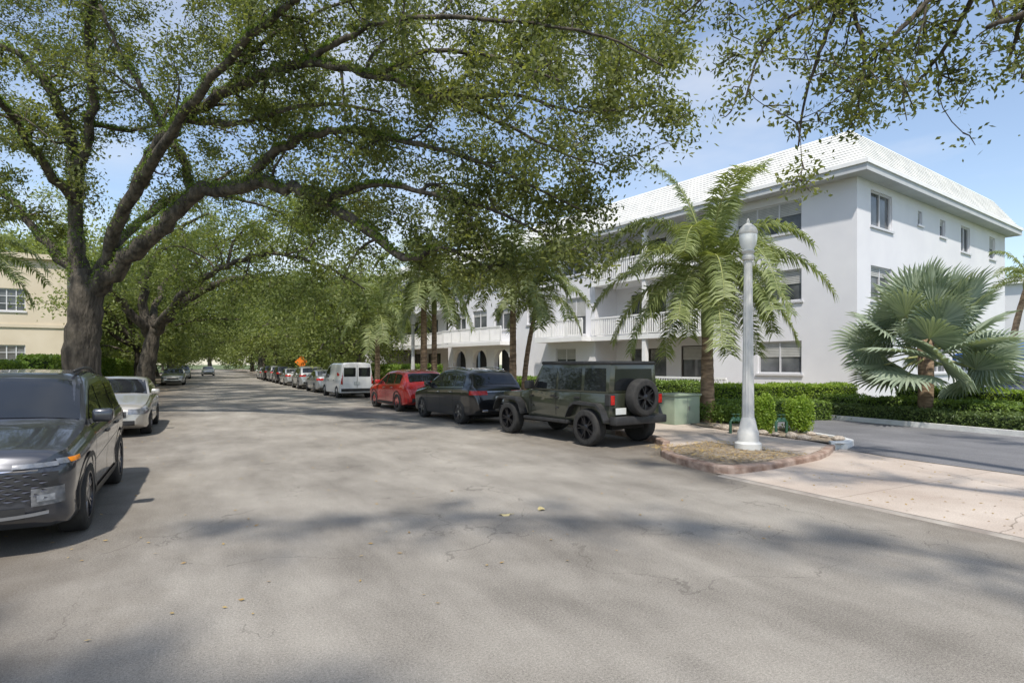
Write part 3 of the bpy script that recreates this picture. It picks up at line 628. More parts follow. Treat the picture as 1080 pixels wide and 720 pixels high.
for (u,v,lb) in [(533,543,'yellow fallen leaf flat on the road, the left one of two'),(571,537,'yellow fallen leaf flat on the road, the right one of two')]:
    p=G(u,v); b=MB(); ring=[(.075*math.cos(a)*(1+.25*math.sin(3*a)),.05*math.sin(a),.008+.012*math.cos(2*a)) for a in [k*math.pi/7 for k in range(14)]]
    b.add([(0,0,.012)]+ring,[(0,1+k,1+(k+1)%14) for k in range(14)]); b.tube([(.07,0,.012),(.11,.01,.014)],[.003,.002],4); o=b.build('fallen_leaf','yellowleaf'); o.location=p; o.rotation_euler.z=U(0,3); tag(o,lb,'leaf')
# ---------------------------------------------------------------- cars
def boolean_cut(o,cyls):
    cuts=[]
    for (x,y0,y1,z,r) in cyls:
        b=MB(); b.lathe([(r,y0),(r,y1)],28,(x,0,z),'y'); c=b.build('cut','plastic',None,recalc=True)
        md=o.modifiers.new('b','BOOLEAN'); md.operation='DIFFERENCE'; md.object=c; md.solver='EXACT'; cuts.append(c)
    bpy.context.view_layer.update(); dg=bpy.context.evaluated_depsgraph_get()
    me=bpy.data.meshes.new_from_object(o.evaluated_get(dg)); o.modifiers.clear(); o.data=me
    for c in cuts: bpy.data.objects.remove(c)
def interp(tab):
    tab=sorted(tab); xs=[a for a,b in tab]; ys=[b for a,b in tab]
    ks=np.linspace(-.07,.07,7)
    def f(x):
        lo,hi=xs[0],xs[-1]; w=min(1,(x-lo)/.07,(hi-x)/.07) if lo<x<hi else 0
        return float(np.mean(np.interp(x+ks*max(w,0),xs,ys)))
    return f
class Hull:
    def __init__(s,T,B,W,Z,tum=.3,crown=.04,sh=.955):
        s.T,s.B,s.W,s.Z=interp(T),interp(B),interp(W),interp(Z); s.x0=min(a for a,b in T); s.x1=max(a for a,b in T); s.tum=tum; s.cr=crown; s.sh=sh
    def half(s,x):
        T,B,W,Z=s.T(x),s.B(x),s.W(x),s.Z(x); b=min(B,T-.03); h=b-Z; g=T-b
        y=lambda k: W*s.sh-.015-s.tum*g*k
        low=[(0,Z),(W*.82,Z),(W*.95,Z+.03),(W*.985,Z+.16*h),(W*.975,Z+.42*h),(W*.995,Z+.62*h),(W,Z+.8*h),(W*.985,b-.04),(W*s.sh,b)]
        up=[(y(.3),b+.3*g),(y(.6),b+.6*g),(y(.86),b+.86*g),(y(.96)-.03,b+.96*g),(y(1)-.1,T+s.cr*.35),(y(1)*.6,T+s.cr*.8),(0,T+s.cr)]
        return low,up
    def side_y(s,x,z):
        lo,up=s.half(x); pts=lo[1:]+up[:4]; return float(np.interp(z,[p[1] for p in pts],[p[0] for p in pts]))
    def top(s,x,y):
        lo,up=s.half(x); pts=up[::-1]; return float(np.interp(abs(y),[p[0] for p in pts],[p[1] for p in pts]))
    def yedge(s,x): return s.half(x)[1][3][0]
    def mesh(s,mb,n=80):
        xs=sorted(set([s.x0,s.x1]+[s.x0+(s.x1-s.x0)*(.5-.5*math.cos(math.pi*i/n)) for i in range(n+1)]+list(np.linspace(s.x0,s.x1,n//2)))); rings=[]
        xs=[xs[0]]+[b for a,b in zip(xs[:-1],xs[1:]) if b-a>.004]
        for x in xs:
            lo,up=s.half(x); h=lo+up; ring=[(x,y,z) for y,z in h]+[(x,-y,z) for y,z in h[-2:0:-1]]; rings.append(ring)
        k=len(rings[0]); vs=[p for r in rings for p in r]
        fs=[(i*k+j,i*k+(j+1)%k,(i+1)*k+(j+1)%k,(i+1)*k+j) for i in range(len(rings)-1) for j in range(k)]
        fs+=[tuple(range(k)),tuple((len(rings)-1)*k+j for j in range(k))]; mb.add(vs,fs)
    def side(s,mb,x0,x1,fb,ft,sg,off=.007,n=8,m=0,rows=4):
        fb_=fb if callable(fb) else (lambda x:fb); ft_=ft if callable(ft) else (lambda x:ft)
        def fn(a,b):
            x=x0+(x1-x0)*a; zb=fb_(x); zt=max(zb,ft_(x)); z=zb+(zt-zb)*b
            return Vector((x,sg*(s.side_y(x,z)+off),z))
        mb.grid(fn,n,rows,m)
    def toppanel(s,mb,x0,x1,y0,y1,off=.008,m=0,n=8,edge=None):
        def fn(a,b):
            x=x0+(x1-x0)*a; f=y0+(y1-y0)*b; y=f*(s.yedge(x)-.02)
            dx=(s.T(x+.03)-s.T(x-.03))/.06; nn=Vector((-dx,0,1)).normalized()
            return Vector((x,y,s.top(x,y)))+nn*off
        mb.grid(fn,n,10,m)
    def endx(s,e,y,z):
        for i in range(140):
            x=(s.x1-i*.006) if e>0 else (s.x0+i*.006)
            if s.side_y(x,z)>=abs(y)-1e-4 and s.T(x)+s.cr*.8>=z-1e-4 and s.Z(x)<=z+1e-4: return x
        return x
    def end(s,mb,e,y0,y1,fz0,fz1,off=.008,m=0,n=8,rows=4):
        a0=fz0 if callable(fz0) else (lambda y:fz0); a1=fz1 if callable(fz1) else (lambda y:fz1)
        def fn(a,b):
            y=y0+(y1-y0)*a; z=a0(y)+(a1(y)-a0(y))*b; return Vector((s.endx(e,y,z)+e*off,y,z))
        mb.grid(fn,n,rows,m)
_wheels={}
def wheel_proto(R,w,rimm,spokes=5):
    key=(R,w,rimm,spokes)
    if key in _wheels: return _wheels[key]
    t=MB(); ri=R*.68; t.lathe([(ri,-w*.5),(R*.9,-w*.52),(R*.975,-w*.45),(R,-w*.34),(R*1.0,w*.34),(R*.975,w*.45),(R*.9,w*.52),(ri,w*.5),(ri*.96,w*.3),(ri*.96,-w*.3)],36,(0,0,0),'y')
    o=t.build('wheel','rubber',None,40)
    r=MB(); r.lathe([(ri*.99,-w*.4),(ri*1.0,w*.5),(ri*.93,w*.5),(ri*.9,w*.2),(.02,w*.12)],36,(0,0,0),'y',0)
    r.lathe([(ri*.26,w*.1),(ri*.26,w*.42),(ri*.2,w*.46),(.005,w*.47)],16,(0,0,0),'y',1)
    for k in range(spokes):
        a=2*math.pi*k/spokes
        for da in (-.13,.13):
            pts=[]
            for f,ww,dp in ((.15,.05,.42),(.95,.035,.46)):
                for sg in (-1,1):
                    aa=a+da*(.6+.6*f)
                    c=Vector((math.cos(aa),0,math.sin(aa)))*ri*f; tt=Vector((-math.sin(aa),0,math.cos(aa)))*ri*ww*2
                    pts.append(c+tt*sg*.55+Vector((0,w*dp,0)))
            q=pts+[p-Vector((0,w*.2,0)) for p in pts]
            r.add(q,[(0,1,3,2),(0,2,6,4),(1,5,7,3)],1)
    ro=r.build('rim',['rimdark',rimm],None,40); ro.parent=o
    for x in (o,ro): COL.objects.unlink(x)
    _wheels[key]=(o,ro); return _wheels[key]
def add_wheel(root,x,y,z,R,w,rimm,spokes=5,name='wheel'):
    o,ro=wheel_proto(R,w,rimm,spokes); c=o.copy(); COL.objects.link(c); c.parent=root; c.location=(x,y,z); c.name=name
    if y<0: c.rotation_euler.z=math.pi
    d=ro.copy(); COL.objects.link(d); d.parent=c; return c
def make_car(name,label,cat,loc,head,sp,group=None):
    root=empty(name,loc,R_(head),label,cat,group); h=Hull(sp['T'],sp['B'],sp['W'],sp['Z'],sp.get('tum',.3),sp.get('crown',.04)); pm=sp['paint']
    R=sp['R']; xf,xr=sp['xf'],sp['xr']; Wm=max(b for a,b in sp['W'])
    b=MB(); h.mesh(b); body=b.build('body',pm,root,None,recalc=True)
    boolean_cut(body,[(x,sg*(Wm-.32),sg*(Wm+.3),R,R*1.14) for x in (xf,xr) for sg in (1,-1)])
    body.data.shade_smooth(); body.data.set_sharp_from_angle(angle=R_(38))
    for sg in (1,-1):
        for (x0,x1) in sp['win']:
            w=MB(); h.side(w,x0,x1,lambda x:h.B(x)+.035,lambda x:h.T(x)-sp.get('wtop',.11),sg,.006,12); w.build('side_window','carglass',root,180)
        if sp.get('detail',1):
            g=MB()
            for x in sp['seams']: h.side(g,x-.005,x+.005,h.Z(x)+.12,lambda q:h.B(q)+.01,sg,.003,1,0,14)
            g.build('door_gap','gap',root)
            for x in sp['handles']:
                g=MB(); y=h.side_y(x,.8*h.B(x)+.08)+.01; g.box(x-.1,x+.1,sg*y-.015,sg*y+.02,.8*h.B(x)+.07,.8*h.B(x)+.1,0,.006); g.build('door_handle',sp.get('trim','chrome'),root,60)
            tr=MB(); h.side(tr,sp['win'][-1][0]-.02,sp['win'][0][1]+.03,lambda x:h.B(x)+.004,lambda x:h.B(x)+.026,sg,.012,14,0,1); tr.build('window_trim',sp.get('trim','chrome'),root)
            m=MB(); x=sp['mir']; y=h.side_y(x,h.B(x)+.1); m.box(x-.09,x+.1,-.1,.1,-.07,.08,0,.035,tf=lambda v:Vector((v.x,sg*(y+.13+v.y),h.B(x)+.13+v.z))); m.box(x-.03,x+.05,-.03,.08,-.02,.03,0,0,tf=lambda v:Vector((v.x,sg*(y-.01+v.y),h.B(x)+.07+v.z))); m.build('wing_mirror',pm,root,60)
        cl=MB()
        if sp.get('clad'):
            h.side(cl,xr+R*1.2,xf-R*1.2,lambda x:h.Z(x)+.01,lambda x:h.Z(x)+.16,sg,.012,8)
            for x0 in (xf,xr):
                def fn(a,bb):
                    th=-.15+(math.pi+.3)*a; rr=R*(1.13+.14*bb); x=x0+rr*math.cos(th); z=R+rr*math.sin(th)
                    return Vector((x,sg*(h.side_y(min(max(x,h.x0+.02),h.x1-.02),max(z,.22))+.014),z))
                cl.grid(fn,22,1)
        if cl.v: cl.build('wheel_arch_trim','plastic',root,180)
    w=MB(); h.toppanel(w,*sp['ws'],-1,1); w.build('windscreen','carglass',root,180)
    if sp.get('rw'): w=MB(); h.toppanel(w,*sp['rw'],-.92,.92); w.build('rear_window','carglass',root,180)
    for (x,yy) in ((xf,1),(xf,-1),(xr,1),(xr,-1)):
        add_wheel(root,x,yy*(Wm-.125),R,R,.24,sp.get('rim','rim'),sp.get('spokes',5))
    un=MB(); un.box(h.x0+.35,h.x1-.4,-Wm*.72,Wm*.72,.2,.42); un.build('underbody','gap',root)
    if sp.get('extra'): sp['extra'](root,h,sp)
    return root
SUV=dict(T=[(2.32,.60),(2.3,.80),(2.18,.92),(1.3,1.06),(1.08,1.12),(.3,1.53),(.05,1.6),(-.7,1.64),(-1.5,1.59),(-1.78,1.52),(-2.12,1.14),(-2.24,1.04),(-2.3,.7)],
 B=[(2.32,.55),(2.28,.76),(2.1,.86),(1.0,1.02),(-1.8,1.12),(-2.2,1.06),(-2.3,.66)],
 W=[(2.32,.58),(2.25,.76),(2.05,.90),(1.4,.935),(-1.6,.935),(-2.05,.9),(-2.25,.8),(-2.3,.72)],
 Z=[(2.32,.34),(2.1,.22),(1.2,.2),(-1.5,.22),(-2.1,.3),(-2.3,.4)],R=.365,xf=1.38,xr=-1.37,win=[(-.02,.85),(-.92,-.08),(-1.62,-.99)],ws=(.28,1.06),rw=(-2.1,-1.8),seams=[.95,-.05,-.98],handles=[.1,-.8],mir=.78,clad=True,crown=.045)
def plate(root,h,e,z,m='plate'):
    b=MB(); x=h.endx(e,0,z); b.box(x+e*.006 if e>0 else x-.03,x+.03 if e>0 else x-.006,-.16,.16,z-.08,z+.08,0,.006); b.build('license_plate',m,root)
def tails(root,h,z0,z1,y0=.45,m='red_lens',sx=.28):
    for sg in (1,-1):
        b=MB(); h.end(b,-1,sg*y0,sg*.84,z0,z1,.012,0,8); h.side(b,h.x0+.07,h.x0+sx,z0,z1,sg,.01,5); b.build('taillight',m,root,180)
def tucson(root,h,sp):
    b=MB(); h.end(b,1,-.80,.80,lambda y:.50+.05*abs(y),lambda y:.78-.03*abs(y),.012,0,20,8); b.build('grille','plastic',root,180)
    b=MB()
    for i in range(7):
        for j in range(-6,7):
            y=j*.115+(i%2)*.057; z=.53+i*.036
            if abs(y)>.74: continue
            x=h.endx(1,y,z)+.014; b.add([(x,y-.05,z),(x+.006,y,z-.014),(x,y+.05,z),(x+.003,y,z+.014)],[(0,1,2,3)])
    b.build('grille_pattern','darkchrome',root)
    b=MB(); h.end(b,1,-.66,.66,lambda y:.79-.02*abs(y),lambda y:.803-.02*abs(y),.016,0,16,1); b.build('chrome_strip','chrome',root)
    for sg in (1,-1):
        b=MB(); h.end(b,1,sg*.48,sg*.80,lambda y:.805,lambda y:.845,.014,0,8,2); h.side(b,1.84,2.16,lambda x:.815,lambda x:.865,sg,.012,6,0,2); b.build('headlight','lensdark',root,180)
        b=MB(); h.end(b,1,sg*.62,sg*.84,lambda y:.46,lambda y:.62,.02,0,6); b.build('headlamp_pod','lensdark',root,180)
        b=MB(); h.end(b,1,sg*.66,sg*.78,.50,.56,.03,0,4,2); b.build('headlamp','lens',root,180)
        b=MB(); h.side(b,1.86,2.08,.82,.862,sg,.018,3); b.build('side_marker','amber',root,180)
        b=MB(); b.tube([(.1,sg*.6,1.665),(-.5,sg*.61,1.70),(-1.1,sg*.6,1.69),(-1.5,sg*.59,1.63)],.018,6); b.build('roof_rail','plastic',root,180)
        b=MB(); h.side(b,-1.0,1.0,lambda x:.66+.07*(1-x),lambda x:.675+.07*(1-x),sg,.006,12,0,1); b.build('body_crease','p_grey',root)
    b=MB(); h.end(b,1,-.58,.58,.36,.46,.02,0,14); b.build('lower_intake','plastic',root,180)
    b=MB(); h.end(b,1,-.74,.74,lambda y:.345+.05*abs(y),lambda y:.375+.05*abs(y),.034,0,14,2); b.build('skid_plate','metal',root,180)
    b=MB(); b.lathe([(.001,-.01),(.055,-.008),(.055,.008),(.001,.012)],16,(0,0,0),'x'); o=b.build('badge','chrome',root); o.location=(h.endx(1,0,.73)+.02,0,.72)
    tails(root,h,.9,1.03)
mc=make_car('parked_suv','dark grey SUV parked at the left kerb facing the camera, nearest car','car',S(-2.02,9.3),298,dict(SUV,paint='p_grey',rim='rim',extra=tucson,trim='plastic')); mc.scale=(1.03,1.03,1.03)
def merc(root,h,sp):
    tails(root,h,.90,1.02,.42); plate(root,h,-1,.78); b=MB(); h.end(b,-1,-.42,.42,.985,1.005,.016,0,8,1); b.build('chrome_strip','chrome',root)
    b=MB(); h.end(b,-1,-.6,.6,.36,.46,.02,0,10); b.build('rear_diffuser','plastic',root,180)
    for sg in (1,-1): b=MB(); b.box(h.x0-.03,h.x0+.1,sg*.52-.09,sg*.52+.09,.40,.46,0,.01); b.build('exhaust_tip','chrome',root)
    for sg in (1,-1): b=MB(); h.end(b,1,sg*.5,sg*.86,.7,.84,.012,0,6); b.build('headlight','lens',root,180); b=MB(); b.tube([(.1,sg*.6,1.665),(-.5,sg*.61,1.70),(-1.1,sg*.6,1.69),(-1.5,sg*.59,1.63)],.018,6); b.build('roof_rail','chrome',root,180)
make_car('parked_suv','black SUV with red taillights parked between the dark green jeep and the red car','car',S(7.72,17.85),118+4,dict(SUV,paint='p_black',extra=merc,clad=False,rim='rim'))
def redx(root,h,sp):
    tails(root,h,.92,1.04,.5); plate(root,h,-1,.74)
    b=MB(); h.end(b,-1,-.8,.8,.38,.56,.014,0,10); b.build('rear_bumper','plastic',root,180)
    for sg in (1,-1): b=MB(); h.end(b,1,sg*.5,sg*.86,.7,.84,.012,0,6); b.build('headlight','lens',root,180)
rc=make_car('parked_suv','bright red compact SUV parked ahead of the black SUV','car',S(7.5,23.3),118+3,dict(SUV,paint='p_red',extra=redx,rim='rimdark')); rc.scale=(1,1,.95)
SED=dict(T=[(2.35,.55),(2.32,.68),(2.15,.78),(1.1,.97),(.95,1.0),(.2,1.37),(-.1,1.43),(-.7,1.43),(-1.1,1.34),(-1.75,1.06),(-2.2,1.02),(-2.32,.9),(-2.36,.6)],
 B=[(2.35,.5),(2.3,.64),(2.1,.74),(1.0,.92),(-1.8,.98),(-2.2,.96),(-2.36,.56)],W=[(2.35,.62),(2.25,.78),(2.0,.87),(1.4,.90),(-1.6,.90),(-2.1,.85),(-2.36,.7)],
 Z=[(2.35,.3),(2.1,.2),(-1.9,.2),(-2.36,.36)],R=.33,xf=1.4,xr=-1.38,win=[(-.05,.75),(-.9,-.11),(-1.3,-.96)],ws=(.2,.94),rw=(-1.72,-1.12),seams=[.85,-.08,-.95],handles=[.08,-.8],mir=.68,crown=.035,wtop=.09)
def sedx(root,h,sp):
    for sg in (1,-1): b=MB(); h.end(b,1,sg*.46,sg*.84,lambda y:.58,lambda y:.70,.012,0,8); h.side(b,2.0,2.25,.6,.72,sg,.01,5); b.build('headlight','lensdark',root,180)
    b=MB(); h.end(b,1,-.42,.42,.50,.64,.014,0,8); b.build('grille','plastic',root,180); b=MB(); h.end(b,1,-.6,.6,.3,.42,.014,0,8); b.build('lower_intake','plastic',root,180)
    tails(root,h,.78,.92); plate(root,h,-1,.72)
make_car('parked_sedan','pale silver beige sedan parked at the left kerb behind the dark grey SUV','car',S(-2.0,19.4),298,dict(SED,paint='p_champ',extra=sedx))
VAN=dict(T=[(2.25,.6),(2.2,.85),(2.0,1.02),(1.5,1.2),(.95,1.68),(.7,1.8),(.2,1.86),(-2.1,1.86),(-2.2,1.83),(-2.25,1.8)],B=[(2.25,.56),(2.1,.85),(1.4,1.05),(-2.25,1.08)],
 W=[(2.25,.6),(2.1,.8),(1.8,.9),(-2.1,.91),(-2.22,.88),(-2.25,.86)],Z=[(2.25,.36),(2.0,.22),(-2.1,.25),(-2.25,.32)],R=.33,xf=1.45,xr=-1.45,win=[(.35,1.2)],ws=(.95,1.5),seams=[1.15,.28,-.95],handles=[.4,-.85],mir=1.15,tum=.12,wtop=.17,trim='plastic')
def vanx(root,h,sp):
    for sg in (1,-1):
        b=MB(); h.end(b,-1,sg*.08,sg*.70,1.15,1.62,.01,0,6); b.build('rear_window','carglass',root,180)
        b=MB(); h.end(b,-1,sg*.76,sg*.86,.75,1.35,.012,0,3); b.build('taillight','red_lens',root,180)
        b=MB(); h.end(b,1,sg*.45,sg*.8,.68,.82,.012,0,6); b.build('headlight','lens',root,180)
    b=MB(); h.end(b,-1,-.006,.006,.5,1.75,.012,0,1,8); b.build('door_gap','gap',root); plate(root,h,-1,.8)
    b=MB(); h.end(b,-1,-.84,.84,.36,.52,.03,0,10); b.build('rear_bumper','plastic',root,180)
make_car('parked_van','white delivery van parked beyond the red car on the right','van',S(7.3,33.6),118+2,dict(VAN,paint='p_white',extra=vanx))
sil=make_car('parked_sedan','silver sedan parked just beyond the white van','car',S(7.3,40.2),118,dict(SED,paint='p_silver',extra=sedx))
slv=make_car('parked_suv','silver SUV parked second beyond the white van','car',S(7.2,46.2),118,dict(SUV,paint='p_silver',extra=redx))
def cc(o,r,s,hd,lb):
    c=copy_tree(o); c.location=S(r,s); c.rotation_euler.z=R_(hd); c['label']=lb; c['group']='distant cars along the street'
cc(sil,7.2,54.5,118,'third car parked beyond the white van, silver'); cc(slv,7.2,66,118,'far silver SUV in the right parking lane'); cc(sil,7.2,78,118,'very far silver sedan in the right parking lane')
cc(sil,-2.0,60,298,'silver sedan parked far along the left kerb'); cc(slv,-1.9,84,298,'tiny silver SUV at the far left kerb'); cc(sil,1.2,105,298,'tiny sedan driving at the far end of the street')
blk=make_car('parked_suv','black SUV parked far down the right side of the street','car',S(7.2,72),118,dict(SUV,paint='p_black',extra=redx))
cc(blk,7.2,60.3,118,'black SUV between two silver cars far down the right lane')
make_car('parked_sedan','pale sedan seen beside the hedge behind the big oak trunk on the left','car',S(-9.8,26),298-90,dict(SED,paint='p_silver',extra=sedx))
make_car('parked_sedan','blue sedan half hidden under the blue awning at the right edge','car',gY(1085,24),75,dict(SED,paint='p_blue',extra=sedx))
def jeep(loc,head):
    root=empty('off_road_vehicle',loc,R_(head),'dark olive boxy off road vehicle with rear spare wheel parked nearest on the right','car')
    R=.41; xf,xr=1.52,-1.48
    b=MB()
    b.box(-2.1,.78,-.79,.79,.52,1.17,0,.03)
    o=b.build('body','p_olive',root,35)
    boolean_cut(o,[(xr,sg*.45,sg*1.1,R+.02,R*1.17) for sg in (1,-1)]); o.data.set_sharp_from_angle(angle=R_(35))
    b=MB(); b.box(.781,2.12,-.72,.72,.55,1.168,0,.04,tf=lambda v:Vector((v.x,v.y*(1-.10*(v.x-.7)/1.4),v.z-(.10*(v.x-.7)/1.4 if v.z>1 else 0))))
    o=b.build('hood','p_olive',root,35)
    boolean_cut(o,[(xf,sg*.45,sg*1.1,R+.02,R*1.17) for sg in (1,-1)]); o.data.set_sharp_from_angle(angle=R_(35))
    def tp(v):
        k=(v.z-1.165)/.68; y=v.y*(1-.09*k); x=v.x
        if v.x>0: x=v.x-.42*k*min(1,v.x/.4)
        return Vector((x,y,v.z))
    b=MB(); b.box(-2.06,.72,-.765,.765,1.165,1.80,0,.04,tf=tp); b.build('cabin','p_olive',root,35)
    b=MB(); b.box(-2.07,.36,-.705,.705,1.79,1.87,0,.035); b.build('roof','plastic',root,35)
    for sg in (1,-1):
        for (x0,x1,xt0,xt1) in [(-.28,.60,-.28,.26),(-1.18,-.36,-1.16,-.36),(-1.98,-1.28,-1.93,-1.26)]:
            b=MB()
            def fn(a,c):
                z=1.215+.50*c; x=(x0+(x1-x0)*a)*(1-c)+(xt0+(xt1-xt0)*a)*c; return Vector((x,sg*(.765*(1-.09*(z-1.165)/.68)+.006),z))
            b.grid(fn,2,2); b.build('side_window','carglass',root)
        g=MB()
        for x in (.66,-.32,-1.2): g.box(x-.006,x+.006,sg*.789,sg*.793,.6,1.16)
        g.build('door_gap','gap',root)
        for x in (-.22,-1.08): g=MB(); g.box(x-.09,x+.09,sg*.79 if sg>0 else -.82,.82 if sg>0 else -.79,1.03,1.07,0,.008); g.build('door_handle','plastic',root)
        for x in (.62,-.36):
            for z in (.78,1.02): g=MB(); g.box(x-.05,x+.05,min(sg*.785,sg*.81),max(sg*.785,sg*.81),z-.02,z+.02,0,.004); g.build('door_hinge','plastic',root)
        for x0 in (xf,xr):
            pr=[(-.62,.62),(-.5,.86),(-.36,.96),(.36,.98),(.5,.90),(.64,.66)]
            g=MB(); vs=[]
            for (dx,z) in pr:
                for (y,dz) in ((.74,0),(.95,-.015),(.955,-.07),(.74,-.06)): vs.append((x0+dx,sg*y,z+dz))
            n=len(pr); g.add(vs,[(i*4+j,i*4+(j+1)%4,(i+1)*4+(j+1)%4,(i+1)*4+j) for i in range(n-1) for j in range(4)]+[(0,1,2,3),tuple((n-1)*4+j for j in range(4))])
            g.build('fender_flare','plastic',root,recalc=True)
        g=MB(); g.box(-.85,.85,min(sg*.72,sg*.9),max(sg*.72,sg*.9),.44,.52,0,.02); g.build('side_step','plastic',root)
        g=MB(); g.box(.42,.6,min(sg*.86,sg*1.06),max(sg*.86,sg*1.06),1.2,1.4,0,.03); g.box(.5,.56,min(sg*.76,sg*.9),max(sg*.76,sg*.9),1.22,1.27); g.build('wing_mirror','plastic',root,35)
        g=MB(); g.box(-2.16,-2.0,min(sg*.66,sg*.83),max(sg*.66,sg*.83),.90,1.16,0,.02); g.build('taillight','plastic',root)
        g=MB(); g.box(-2.175,-2.155,min(sg*.69,sg*.80),max(sg*.69,sg*.80),.93,1.13,0,.008); g.build('taillight_lens','red_lens',root)
        g=MB(); g.lathe([(.09,0),(.1,.03),(.001,.04)],18,(2.12,sg*.47,.93),'x'); g.build('headlight','lens',root,60)
    b=MB()
    def ws(a,c):
        z=1.2+.55*c; k=(z-1.165)/.68; return Vector((.72-.42*k+.012,(-.68+1.36*a)*(1-.09*k),z))
    b.grid(ws,2,2); b.build('windscreen','carglass',root)
    b=MB(); b.grid(lambda a,c:Vector((-2.068,(-.60+1.2*a)*(1-.06*c),1.24+.46*c)),2,2); b.build('rear_window','carglass',root)
    b=MB(); b.box(-2.32,-2.1,-.80,.80,.50,.68,0,.03); b.build('rear_bumper','plastic',root,35)
    b=MB(); b.box(2.12,2.34,-.78,.78,.52,.68,0,.03); b.build('front_bumper','plastic',root,35)
    b=MB(); b.box(2.10,2.125,-.6,.6,.72,1.06)
    for k in range(7): b.box(2.126,2.13,-.27+k*.08,-.23+k*.08,.76,1.02)
    b.build('grille','plastic',root)
    b=MB(); b.box(-2.185,-2.16,.36,.66,.72,.86,0,.005); b.build('license_plate','plate',root)
    b=MB(); b.box(-2.16,-2.1,-.14,.14,.98,1.14); b.build('spare_carrier','plastic',root)
    sp=add_wheel(root,-2.30,.0,1.06,R,.26,'rimdark',5,'spare_wheel'); sp.location=(-2.29,-.02,1.08); sp.rotation_euler=(0,0,R_(90))
    for x,y in ((xf,1),(xf,-1),(xr,1),(xr,-1)): add_wheel(root,x,y*.79,R,R,.27,'rimdark',5)
    b=MB(); b.box(-1.9,1.9,-.5,.5,.36,.55); b.tube([(xr,-.8,R),(xr,.8,R)],.06,8); b.tube([(xf,-.8,R),(xf,.8,R)],.06,8); b.build('chassis','gap',root)
jeep(S(8.22,12.25),118+7)
# ---------------------------------------------------------------- street furniture
lp=G(789,481); root=empty('street_lamp',lp+Vector((0,0,.14)),0,'pale fluted concrete lamp post with acorn globe in the soil planter','street lamp')
b=MB(); b.lathe([(.25,-.04),(.25,.12),(.20,.16),(.20,.34),(.17,.40),(.14,.55),(.12,.62)],20); b.build('base','pole',root,40)
b=MB(); b.lathe([(.115,.6),(.11,1.),(.098,2),(.083,3.2),(.076,3.72)],24,mod=lambda k,n:1 if k%2 else .88); b.lathe([(.11,3.7),(.12,3.75),(.09,3.8),(.13,3.86),(.10,3.9)],20); b.build('post','pole',root,40)
b=MB(); b.lathe([(.10,3.9),(.15,4.0),(.17,4.12),(.165,4.22),(.14,4.3)],20); b.build('globe','globe',root,60)
b=MB(); b.lathe([(.175,4.2),(.185,4.23),(.15,4.32),(.09,4.38),(.03,4.42),(.035,4.45),(.008,4.51)],20); b.build('cap','pole',root,60)
root=empty('utility_cabinet',gY(714,17.0),R_(30),'pale green utility cabinet on the verge behind the off road vehicle','cabinet')
b=MB(); b.box(-.5,.5,-.4,.4,.1,.90,0,.02); b.build('housing','green',root,35)
b=MB(); b.box(-.54,.54,-.44,.44,.90,.96,0,.015); b.build('lid','green',root); b=MB(); b.box(-.58,.58,-.46,.46,-.02,.1); b.build('plinth','conc',root)
b=MB(); b.box(-.005,.005,-.404,-.4,.15,.9); b.box(.04,.08,-.43,-.4,.5,.62); b.build('door_handle','metal',root)
for u,v,lb in [(776,461,'dark green backflow valve pipe left of the lamp post'),(824,462,'dark green backflow valve pipe between the two small shrubs')]:
    root=empty('backflow_valve',G(u,v)+Vector((0,0,.1)),R_(20),lb,'pipe')
    b=MB(); b.tube([(-.16,0,0),(-.16,0,.28),(-.12,0,.33),(.12,0,.33),(.16,0,.28),(.16,0,0)],.035,10); b.build('pipe','pipe',root,60)
    for x in (-.07,.07): b=MB(); b.lathe([(.05,0),(.055,.05),(.04,.1)],12,(x,0,.3)); b.lathe([(.01,.1),(.01,.16),(.05,.165),(.05,.18)],12,(x,0,.3)); b.build('valve','pipe',root,60)
root=empty('road_sign',gY(318,50),R_(20),'orange diamond road work sign far down the right side','sign')
b=MB(); s=.55; b.add([(0,-.01,2.+s),(s,-.01,2.),(0,-.01,2.-s),(-s,-.01,2.),(0,.01,2.+s),(s,.01,2.),(0,.01,2.-s),(-s,.01,2.)],[(0,1,2,3),(7,6,5,4),(0,4,5,1),(1,5,6,2),(2,6,7,3),(3,7,4,0)]); b.build('sign_panel','orange',root)
b=MB(); b.tube([(0,.04,0),(0,.04,2.4)],.03,6); b.build('post','metal',root)
for i,(s,r,lb) in enumerate([(30,10.,'lamp post on the right verge behind the red car'),(52,10,'distant lamp post on the right verge beyond the white van')]):
    root=empty('street_lamp',S(r,s),0,lb,'street lamp')
    b=MB(); b.lathe([(.22,0),(.2,.4),(.12,.6),(.08,3.7),(.12,3.85)],14); b.build('post','pole',root,40); b=MB(); b.lathe([(.10,3.9),(.19,4.15),(.15,4.36),(.02,4.5)],14); b.build('globe','globe',root,60)
root=empty('awning',gY(1075,21),R_(10),'blue canvas awning on white posts at the right edge','awning')
b=MB(); b.add([(-1.2,-1.5,2.15),(2.2,-1.5,2.15),(2.2,1.5,2.15),(-1.2,1.5,2.15),(-.9,0,2.65),(1.9,0,2.65),(-1.2,-1.5,1.95),(2.2,-1.5,1.95),(-1.2,1.5,1.95)],[(0,1,5,4),(1,2,5),(2,3,4,5),(3,0,4),(0,6,7,1),(0,3,8,6)]); b.build('canopy','canvas',root)
for x,y in ((-1.15,-1.45),(2.1,-1.45),(-1.15,1.45),(2.1,1.45)): b=MB(); b.tube([(x,y,0),(x,y,2.2)],.04,8); b.build('post','trim',root)
